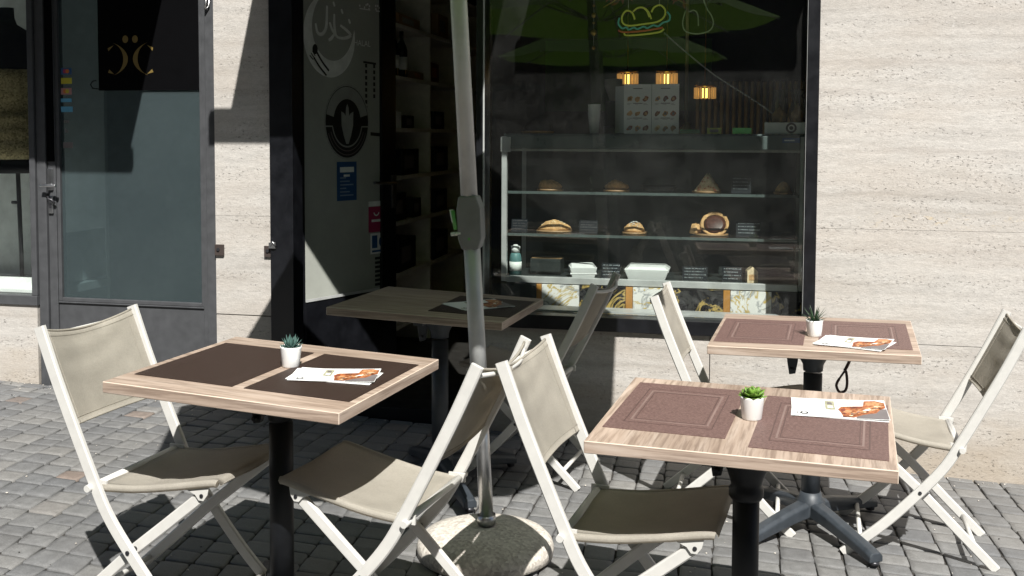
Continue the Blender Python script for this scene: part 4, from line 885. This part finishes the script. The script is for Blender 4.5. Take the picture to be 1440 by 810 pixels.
placemat(2, .195, -.0, .345, .52, 0, 1, 'mauve bordered placemat at the right place of the table by the sunlit wall')
placemat(3, .205, .0, .36, .47, .02, 0, 'dark placemat on the shaded table in the doorway')

def succulent(i, lx, ly, kind, label):
    o = thing('potted_succulent', label, 'plant', M=on_table(i, lx, ly), group='small succulents in white pots')
    m = MB(); m.lathe([(0, 0), (.026, 0), (.028, .003), (.0335, .060), (.0345, .064), (.0335, .066), (.0315, .064), (.030, .056), (0, .056)], 28); m.build('pot', M['pot'], o)
    m = MB(); m.lathe([(.0302, .0565), (.02, .060), (0, .061)], 16); m.build('soil', M['soil'], o)
    rr_ = random.Random(20+kind); m = MB()
    def leaf(az, el, L, w, th, curl=.3, z0=.058, r0=.004):
        segs = 6; pts = []
        for k in range(segs+1):
            t_ = k/segs; e = el + curl*t_
            pts.append((t_, e))
        p = Vector((r0*math.cos(az), r0*math.sin(az), z0)); vs = []
        side = Vector((-math.sin(az), math.cos(az), 0))
        for k, (t_, e) in enumerate(pts):
            d = Vector((math.cos(az)*math.cos(e), math.sin(az)*math.cos(e), math.sin(e)))
            up = side.cross(d)*-1
            wd = w*prof[k]; tk = th*prof[k]
            vs += [p-side*wd, p-up*tk, p+side*wd, p+up*tk*.5]
            p = p + d*(L/segs)
        fs = [(q*4+j, q*4+(j+1) % 4, (q+1)*4+(j+1) % 4, (q+1)*4+j) for q in range(segs) for j in range(4)]
        m.add(vs, fs, 0, True)
    if kind == 0:      # upright pointed blue-green rosette
        prof = [.55, .9, 1, .9, .65, .32, .02]
        for ring_, (nn, el, L) in enumerate(((9, .35, .038), (8, .75, .044), (6, 1.1, .046), (4, 1.35, .044))):
            for k in range(nn): leaf(2*math.pi*(k+.5*ring_)/nn+rr_.uniform(-.15, .15), el+rr_.uniform(-.1, .1), L*rr_.uniform(.9, 1.1), .0075, .0035, .25)
    elif kind == 1:    # broad rounded green rosette
        prof = [.4, .72, .95, 1.05, 1, .72, .12]
        for ring_, (nn, el, L, w) in enumerate(((9, .10, .038, .0125), (8, .42, .037, .012), (7, .75, .032, .0105), (5, 1.05, .027, .009), (4, 1.3, .022, .007))):
            for k in range(nn): leaf(2*math.pi*(k+.45*ring_)/nn+rr_.uniform(-.12, .12), el, L*rr_.uniform(.9, 1.12), w, .003, .35, .060+.002*ring_)
    else:              # thin dark spikes
        prof = [.8, 1, .9, .75, .55, .3, .02]
        for ring_, (nn, el, L) in enumerate(((9, .42, .055), (8, .8, .065), (6, 1.15, .068), (3, 1.4, .06))):
            for k in range(nn): leaf(2*math.pi*(k+.5*ring_)/nn+rr_.uniform(-.2, .2), el+rr_.uniform(-.12, .12), L*rr_.uniform(.85, 1.15), .0045, .002, -.1)
    m.build('leaves', M[('leaf_b', 'leaf_g', 'leaf_d')[kind]], o)
def table_local(i, x, y):
    p = tab_matrix(i).inverted() @ Vector((x/KT, y/KT, TAB[i][3])); return p.x*KT, p.y*KT
succulent(0, *table_local(0, -1.427, 3.153), 0, 'blue green pointed succulent in a white pot on the left table')
succulent(1, *table_local(1, .007, 3.085), 1, 'light green rosette succulent in a white pot on the nearest right table')
succulent(2, *table_local(2, .252, 4.49), 2, 'spiky dark green succulent in a white pot on the table by the sunlit wall')

def leaflet(i, x, y, rz, label, w=.265, d=.19, fan=.03):
    if i == 0: d = .15
    lx, ly = table_local(i, x, y)
    o = thing('leaflet', label, 'leaflet', M=on_table(i, lx, ly, rz - TAB[i][2]) @ Matrix.Translation((0, 0, .0024)), group='food leaflets on the tables')
    m = MB(); m.box((-w/2, -d/2, 0), (w/2, d/2, .0012), 0, Matrix.Rotation(-fan, 4, 'Z')); m.build('back_page', M['paper'], o)
    m = MB(); n_ = 8
    def zc(u, v): return .0022 + .0035*max(0, u-.3)**2*2 + .004*(v**2)*(u > .0)*u
    vs = []; fs = []
    for k in range(2):
        for a in range(n_+1):
            for b in range(5): u, v = a/n_, b/4; vs.append((-w/2+w*u, -d/2+d*v, zc(u, v) - k*.0006))
    for a in range(n_):
        for b in range(4):
            q = a*5+b; fs.append((q, q+5, q+6, q+1)); q += (n_+1)*5; fs.append((q, q+1, q+6, q+5))
    m.add(vs, fs); m.build('cover', M['paper'], o)
    m = MB()
    def pr(pts, mi, dz=.0004):
        m.poly([(-w/2+w*u, -d/2+d*v, max(zc(u, v), .0022)+dz+.0004) for u, v in pts], mi)
    pr([(.13+.045*math.cos(2*math.pi*k/16), .17+.07*math.sin(2*math.pi*k/16)) for k in range(16)], 0); pr([(.13+.025*math.cos(2*math.pi*k/12), .17+.04*math.sin(2*math.pi*k/12)) for k in range(12)], 4, .0007)
    pr([(.05, .14), (.07, .14), (.07, .2), (.05, .2)], 5)
    pr([(.36, .42), (.46, .42), (.46, .88), (.36, .88)], 1); pr([(.385, .5), (.44, .5), (.44, .62), (.385, .62)], 4, .0007); pr([(.38, .7), (.44, .68), (.43, .8), (.39, .82)], 5, .0007)
    pr([(.66, .02), (.995, .02), (.995, .55), (.8, .48), (.68, .2)], 5)
    pr([(.49, .45), (.52, .25), (.53, .06), (.64, .05), (.75, .22), (.88, .32), (.93, .5), (.99, .6), (.99, .85), (.9, .95), (.78, .93), (.76, .66), (.6, .62), (.53, .6)], 2, .0007)
    pr([(.53, .3), (.62, .2), (.78, .34), (.9, .5), (.97, .66), (.92, .72), (.8, .58), (.66, .42), (.57, .42)], 3, .0010); pr([(.50, .42), (.53, .3), (.57, .38), (.56, .52)], 6, .0010)
    pr([(.78, .7), (.9, .68), (.97, .8), (.9, .9), (.8, .86)], 3, .0010); pr([(.74, .42), (.8, .42), (.84, .5), (.78, .5)], 4, .0013); pr([(.6, .5), (.74, .56), (.76, .62), (.62, .58)], 6, .0012)
    rr_ = random.Random(41)
    for k in range(46):
        u = rr_.uniform(.53, .97); v = .10 + (u-.53)*1.35 + rr_.gauss(0, .085); v = min(.92, max(.08, v)); a = rr_.uniform(.2, 1.1)
        lu, lv = rr_.uniform(.012, .045), rr_.uniform(.015, .04)
        pr([(u-lu*math.cos(a), v-lu*1.4*math.sin(a)), (u+lv*.5*math.sin(a), v-lv*math.cos(a)), (u+lu*math.cos(a), v+lu*1.4*math.sin(a)), (u-lv*.5*math.sin(a), v+lv*math.cos(a))], rr_.choice((2, 6, 3, 7, 5, 2)), .0016+.00002*k)
    m.build('printed_pictures', [M['ink'], M['pic'], M['sandw'], M['sandl'], M['paper'], M['greyp'], M['sandw2'], M['pale']], o)
leaflet(0, -1.245, 3.075, .20, 'white food leaflet lying half over the dark placemat beside the blue green succulent', fan=.14)
leaflet(1, .253, 3.222, -.02, 'white food leaflet on the mauve placemat of the nearest right table')
leaflet(2, .395, 4.36, -.30, 'white food leaflet reaching over the gap between placemats by the sunlit wall', fan=.12)
leaflet(3, -1.18, 4.60, .75, 'shaded food leaflet on the dark placemat in the doorway', fan=-.1)
hk = thing('snap_hook', 'brown snap hook dangling below the table edge by the sunlit wall', 'hook', (.335, 4.12, .715))
mb = MB(); mb.tube(smooth_path([(-.012, 0, -.075), (-.022, 0, -.10), (-.01, 0, -.125), (.01, 0, -.118), (.016, 0, -.09), (.012, 0, -.05), (.006, 0, -.045)], 5), .005, 8); mb.build('hook_body', M['hookm'], hk)
mb = MB(); mb.tube([(-.012, 0, -.075), (.006, 0, -.046)], .004, 8); mb.tube(smooth_path([(.006, 0, -.045), (.018, .004, -.02), (.024, 0, 0), (.02, 0, .015)], 4), .006, 8); mb.build('swivel', M['hookm'], hk)

# ---------------------------------------------------------------- chairs
CW = .456
def make_chair():
    ch = thing('folding_chair', 'x', 'chair', group='ivory folding chairs with taupe slings')
    rail = smooth_path([(-.322, 0, .892), (-.262, 0, .747), (-.197, 0, .605), (-.13, 0, .465), (-.078, 0, .365), (0, 0, .262), (.125, 0, .120), (.255, 0, .0)], 5)
    rp = [(p.x, p.z) for p in rail]
    for s in (-1, 1):
        m = MB(); m.bar(rp, .036, .018, s*(CW/2-.009), 0, .004); rl = m.build('side_rail', M['chair'], ch)
        m = MB(); m.tube([(0, s*(CW/2-.001), .262), (0, s*(CW/2+.003), .262)], .0065, 12); m.tube([(.0, s*(CW/2-.035), .262), (.0, s*(CW/2-.0185), .262)], .008, 10); m.build('pivot_bolt', M['bolt'], rl)
    for s in (-1, 1):
        yl = s*(CW/2-.044)
        m = MB(); m.bar([(.222, .452), (.10, .347), (0, .262), (-.14, .128), (-.278, .0)], .034, .018, yl, 0, .004); lg = m.build('leg', M['chair'], ch)
        m = MB(); m.prism([(.160, yl+s*.0125, .468), (.245, yl+s*.0125, .481), (.240, yl+s*.0125, .455), (.228, yl+s*.0125, .437), (.212, yl+s*.0125, .437), (.20, yl+s*.0125, .452)], (0, s*.004, 0)); m.tube([(.222, yl+s*.016, .452), (.222, yl+s*.0195, .452)], .006, 10, 1); m.build('seat_bracket', [M['chair'], M['bolt']], lg, .001)
    m = MB(); m.tube([(-.132, -CW/2-.014, .437), (-.132, CW/2+.014, .437)], .0105, 12); m.tube([(-.125, -CW/2+.02, .437), (-.125, CW/2-.02, .437)], .008, 10); 
    for s in (-1, 1): m.box((-.15, s*(CW/2-.03)-.004, .425), (-.095, s*(CW/2-.03)+.004, .452))
    m.build('rear_tube', M['chair'], ch)
    m = MB(); m.tube([(.195, -CW/2+.018, .058), (.195, CW/2-.018, .058)], .009, 12); m.build('front_crossbar', M['chair'], ch)
    m = MB(); m.tube([(-.205, -CW/2+.052, .068), (-.205, CW/2-.052, .068)], .009, 12); m.build('rear_crossbar', M['chair'], ch)
    # seat: sling wrapped round two side tubes, sagging a little, rolled over at the front
    hw = CW/2-.030; m = MB(); nu, nv = 14, 16; vs = []; fs = []
    pr = [(-.120, .440), (.0, .450), (.12, .472), (.22, .494), (.262, .502), (.275, .500), (.281, .490)]
    ps = [(p.x, p.z) for p in smooth_path([(a, 0, b) for a, b in pr], 3)]
    for k in (0, 1):
        for (px, pz) in ps:
            for j in range(nv+1):
                u = -1+2*j/nv; sag = .020*(1-u*u)*min(1, max(0, (px+.12)/.12))*min(1, max(0.15, (.285-px)/.16)); rp_ = (.0022*math.sin(px*60+u*3.1)+.0012*math.sin(px*33-u*5+1))*(1-u*u)
                vs.append((px, u*hw, pz - sag + rp_ - k*.0025))
    L_ = len(ps)
    for k in (0, 1):
        for a in range(L_-1):
            for j in range(nv):
                q = k*L_*(nv+1)+a*(nv+1)+j
                fs.append((q, q+1, q+nv+2, q+nv+1) if k else (q, q+nv+1, q+nv+2, q+1))
    for a in range(L_-1):
        for j in (0, nv): q = a*(nv+1)+j; r_ = L_*(nv+1)+q; fs.append((q, q+nv+1, r_+nv+1, r_))
    for a in (0, L_-1):
        for j in range(nv): q = a*(nv+1)+j; r_ = L_*(nv+1)+q; fs.append((q, q+1, r_+1, r_))
    m.add(vs, fs, 0, True)
    for s in (-1, 1): m.tube([(px, s*(hw+.001), pz-.009) for px, pz in ps[:-4]], .0115, 12)
    m.build('seat', M['fab'], ch)
    # backrest: sling between the upper rails, hollowed backwards, hems at top and bottom
    m = MB(); vs = []; fs = []; hw = CW/2-.0185
    top, bot = Vector((-.318, 0, .882)), Vector((-.199, 0, .610)); nrm = Vector((-.272, 0, -.119)).normalized(); nu = 16
    for k in (0, 1):
        for a in range(nu+1):
            t_ = a/nu; p = top.lerp(bot, t_)
            for j in range(nv+1):
                u = -1+2*j/nv; bow = .024*(1-u*u)*(1-.45*t_); drop = (.018*(1-t_)**3)*(1-u*u) - .004*t_*(1-u*u)
                wr = (.0042*math.sin(t_*22+u*2.5+u*u*3)*(1-t_)**1.6 + .0018*math.sin(t_*9-u*3+.7))*(1-u*u)
                d = (bot-top).normalized()
                q = p + nrm*(bow+wr+k*.0025) + d*drop; vs.append((q.x, u*hw, q.z))
    for k in (0, 1):
        for a in range(nu):
            for j in range(nv):
                q = k*(nu+1)*(nv+1)+a*(nv+1)+j; fs.append((q, q+nv+1, q+nv+2, q+1) if not k else (q, q+1, q+nv+2, q+nv+1))
    for a in (0, nu):
        for j in range(nv): q = a*(nv+1)+j; r_ = (nu+1)*(nv+1)+q; fs.append((q, q+1, r_+1, r_))
    m.add(vs, fs, 0, True)
    N_ = (nu+1)*(nv+1)
    for k in (0, 1):                                                  # stitched seams along both sides
        for j in (1, nv-1): m.tube([Vector(vs[k*N_+a*(nv+1)+j]) + nrm*(.0006 if k else -.0006) for a in range(nu+1)], .0011, 5, 0)
        for a in (1, nu-1): m.tube([Vector(vs[k*N_+a*(nv+1)+j]) + nrm*(.0006 if k else -.0006) for j in range(nv+1)], .0010, 5, 0)
    for a, rr_ in ((0, .004), (nu, .003)): m.tube([Vector(vs[a*(nv+1)+j]) + nrm*.002 for j in range(nv+1)], rr_, 8)
    m.build('backrest', M['fab'], ch)
    m = MB(); m.tube(smooth_path([(-.318, -CW/2+.018, .862), (-.345, -.1, .852), (-.352, 0, .85), (-.345, .1, .852), (-.318, CW/2-.018, .862)], 4), .007, 10); m.build('top_crossbar', M['chair'], ch)
    return ch
chair = make_chair()
def chair_matrix(x, y, r):
    z = Vector(GN); ex = Vector((math.cos(r), math.sin(r), 0)); ex = (ex - z*ex.dot(z)).normalized(); ey = z.cross(ex)
    m = Matrix((ex, ey, z)).transposed().to_4x4(); m.translation = (x, y, gz(x, y)); return m
CH = [(-1.738, 2.948, -.067, 'ivory folding chair standing before the grey door at the table with dark placemats'),
      (-1.040, 2.995, 3.051, 'ivory folding chair facing left whose back leans against the neighbouring chair'),
      (-.352, 3.010, -.088, 'ivory folding chair with its seat in the shade under the nearest right table'),
      (-.078, 4.457, -.03, 'ivory folding chair whose sunlit back stands before the display window'),
      (.615, 4.325, 3.085, 'ivory folding chair at the far right, standing in full sun before the travertine wall'),
      (-.971, 4.692, 3.05, 'shaded folding chair pushed in at the doorway table')]
for k, (x, y, r, lab) in enumerate(CH):
    if k == 0: chair.matrix_world = chair_matrix(x, y, r); chair['label'] = lab
    else: copy_tree(chair, chair_matrix(x, y, r), lab)

# ---------------------------------------------------------------- parasol
um = thing('parasol', 'leaning grey parasol pole with a crank housing rising from a pebble concrete base', 'parasol', (-.915, 3.67, gz(-.915, 3.67)))
mb = MB(); prof = [(0, 0), (.225, 0), (.243, .010), (.246, .038), (.240, .056), (.222, .074), (.17, .093), (.10, .106), (.05, .110), (0, .110)]; mb.lathe(prof, 48); mb.build('base_weight', M['conc'], um)
lean = Vector((-.054, -.012, 1))
def at(z): return Vector((.012, 0, 0)) + lean*(z)
mb = MB(); mb.tube([at(.11), at(.62)], .0255, 24); mb.tube([at(.118), at(.15)], .033, 24); mb.build('base_tube', M['steel'], um)
mb = MB(); n = 12
mb.tube([at(.60), at(1.13)], .0305, n); mb.tube([at(1.27), at(2.70)], .0305, n); um_pole = mb.build('pole', M['alu'], um)
mb = MB(); ax = at(1.145)
Mh = Matrix.Translation(at(1.105)) @ Vector((0, 0, 1)).rotation_difference(lean.normalized()).to_matrix().to_4x4() @ Matrix.Diagonal((1, .9, .75, 1))
hexp = [(-.030, -.0), (.030, 0), (.044, .05), (.046, .19), (.032, .25), (-.032, .25), (-.042, .19), (-.042, .05)]
mb.prism([(p[0], -.036, p[1]) for p in hexp], (0, .072, 0), 0, Mh); hubo = mb.build('crank_housing', M['hub'], um, .006)
mb = MB(); mb.tube([tuple(Mh @ Vector(p)) for p in ((-.056, -.03, .185), (-.048, -.03, .095))], .0075, 10, 0); mb.tube([tuple(Mh @ Vector(p)) for p in ((-.061, -.028, .19), (-.055, -.028, .13))], .007, 10, 1); mb.tube([tuple(Mh @ Vector(p)) for p in ((-.066, -.03, .074), (-.03, -.03, .078))], .007, 10, 1); mb.tube([tuple(Mh @ Vector(p)) for p in ((.0, -.0375, .05), (.0, -.035, .05))], .005, 8, 0)
mb.build('crank_handle', [M['lever'], M['leverw']], hubo)
# octagonal green canopy overhead
ctr = Vector((-1.01, 3.43, 0)) - um.location; RC = 1.17; ze = 2.30 - um.location.z; zt = 2.72 - um.location.z
mb = MB(); vs = []; fs = []; rings = 8
for a in range(rings+1):
    t_ = a/rings
    for k in range(32):
        an = 2*math.pi*k/32; e = (k % 4)/4; f = math.cos(math.pi/8)/math.cos((an % (math.pi/4)) - math.pi/8)
        sg = .05*math.sin(math.pi*e)*t_
        vs.append((ctr.x + RC*t_*f*math.cos(an), ctr.y + RC*t_*f*math.sin(an), zt + (ze-zt)*t_**1.15 - sg*.5))
for a in range(rings):
    for k in range(32): fs.append((a*32+k, a*32+(k+1) % 32, (a+1)*32+(k+1) % 32, (a+1)*32+k))
mb.add(vs, fs, 0, True); mb.build('canopy', M['canopy'], um)
for k in range(8):
    an = 2*math.pi*k/8
    mb = MB(); mb.tube([(ctr.x+.04*math.cos(an), ctr.y+.04*math.sin(an), zt-.05), (ctr.x+RC*.99*math.cos(an), ctr.y+RC*.99*math.sin(an), ze-.012)], .007, 6); mb.tube([(ctr.x+.05*math.cos(an), ctr.y+.05*math.sin(an), zt-.42), (ctr.x+RC*.5*math.cos(an), ctr.y+RC*.5*math.sin(an), (zt+ze)/2-.03)], .006, 6); mb.build('rib', M['alu'], um)

um['group'] = 'green parasols'
copy_tree(um, Matrix.Translation((-1.42, -.05, gz(-1.42, -.05))) @ Matrix.Rotation(.5, 4, 'Z'), 'green parasol standing behind the camera, mirrored in the shop window')
# ---------------------------------------------------------------- the other side of the street (seen only as reflections)
def opposite(x0, x1, h, mt, label, y=-9.5):
    b_ = thing('town_house', label, 'house', ((x0+x1)/2, y, 0), 0, 'houses across the street')
    w = (x1-x0)/2; m = MB(); m.box((-w, -6, -1), (w, 0, h)); m.build('wall', M[mt], b_)
    m = MB(); m.prism([(-w, .3, h+.001), (-w, -6.3, h+.001), (-w, -3, h+1.2)], (2*w, 0, 0)); m.build('roof', M['sandw2'], b_)
    nx = max(2, int(2*w/2.3))
    for fl in range(int(h//3)):
        for k in range(nx):
            cx = -w + (k+.5)*2*w/nx; z0 = .9 + fl*3.0
            m = MB(); m.box((cx-.5, .001, z0), (cx+.5, .04, z0+1.6)); wn = m.build('window', M['winf'], b_)
            m = MB(); m.box((cx-.42, .0405, z0+.08), (cx+.42, .048, z0+1.52)); m.build('pane', M['wdark'], wn)
opposite(-14, -3, 13, 'opp', 'ochre rendered house across the street behind the camera, left'); opposite(-2.99, 5, 12.2, 'opp2', 'grey rendered house across the street behind the camera, middle'); opposite(5.01, 16, 13, 'opp', 'ochre rendered house across the street behind the camera, right')
opposite(-30, -14.01, 12, 'opp2', 'long grey house across the street far left behind the camera'); opposite(16.01, 34, 12.5, 'opp2', 'long grey house across the street far right behind the camera')

# ---------------------------------------------------------------- light, air, camera
S = Vector((.345, -.757, 1.0)).normalized()
w = bpy.data.worlds.new('World'); sc.world = w; w.use_nodes = True
nt = w.node_tree; sky = nt.nodes.new('ShaderNodeTexSky'); sky.sky_type = 'NISHITA'; sky.sun_disc = False
sky.sun_elevation = math.asin(S.z); sky.sun_rotation = math.atan2(S.x, S.y) % (2*math.pi)
nt.links.new(sky.outputs[0], nt.nodes['Background'].inputs['Color']); nt.nodes['Background'].inputs['Strength'].default_value = .05
sl = bpy.data.lights.new('Sun', 'SUN'); sl.energy = 5.0; sl.angle = R(.5); sl.color = (1, .975, .93)
so = bpy.data.objects.new('Sun', sl); C.objects.link(so); so.rotation_euler = (-S).to_track_quat('-Z', 'Y').to_euler(); so.location = S*20
cam = bpy.data.cameras.new('Camera'); co = bpy.data.objects.new('Camera', cam); C.objects.link(co)
f, cxp, cyp, pitch, roll, yaw, h = 1512.29, 709.56, 277.51, .0565, .0033, -.2272, 1.532
fw = Vector((math.sin(yaw)*math.cos(pitch), math.cos(yaw)*math.cos(pitch), -math.sin(pitch))); r_ = Vector((math.cos(yaw), -math.sin(yaw), 0)); u_ = r_.cross(fw)
rr_ = r_*math.cos(roll)+u_*math.sin(roll); uu = u_*math.cos(roll)-r_*math.sin(roll)
mw = Matrix((rr_, uu, -fw)).transposed().to_4x4(); mw.translation = (0, 0, h); co.matrix_world = mw
cam.sensor_width = 36; cam.lens = f/1440*36; cam.shift_x = (720-cxp)/1440; cam.shift_y = (cyp-405)/1440
cam.clip_start = .05; cam.clip_end = 1000; sc.camera = co
sc.view_settings.view_transform = 'Standard'; sc.view_settings.look = 'None'; sc.view_settings.exposure = .72; sc.view_settings.gamma = 1
sc.view_settings.use_curve_mapping = False
sc.cycles.max_bounces = 8; sc.cycles.transparent_max_bounces = 16; sc.cycles.use_denoising = True
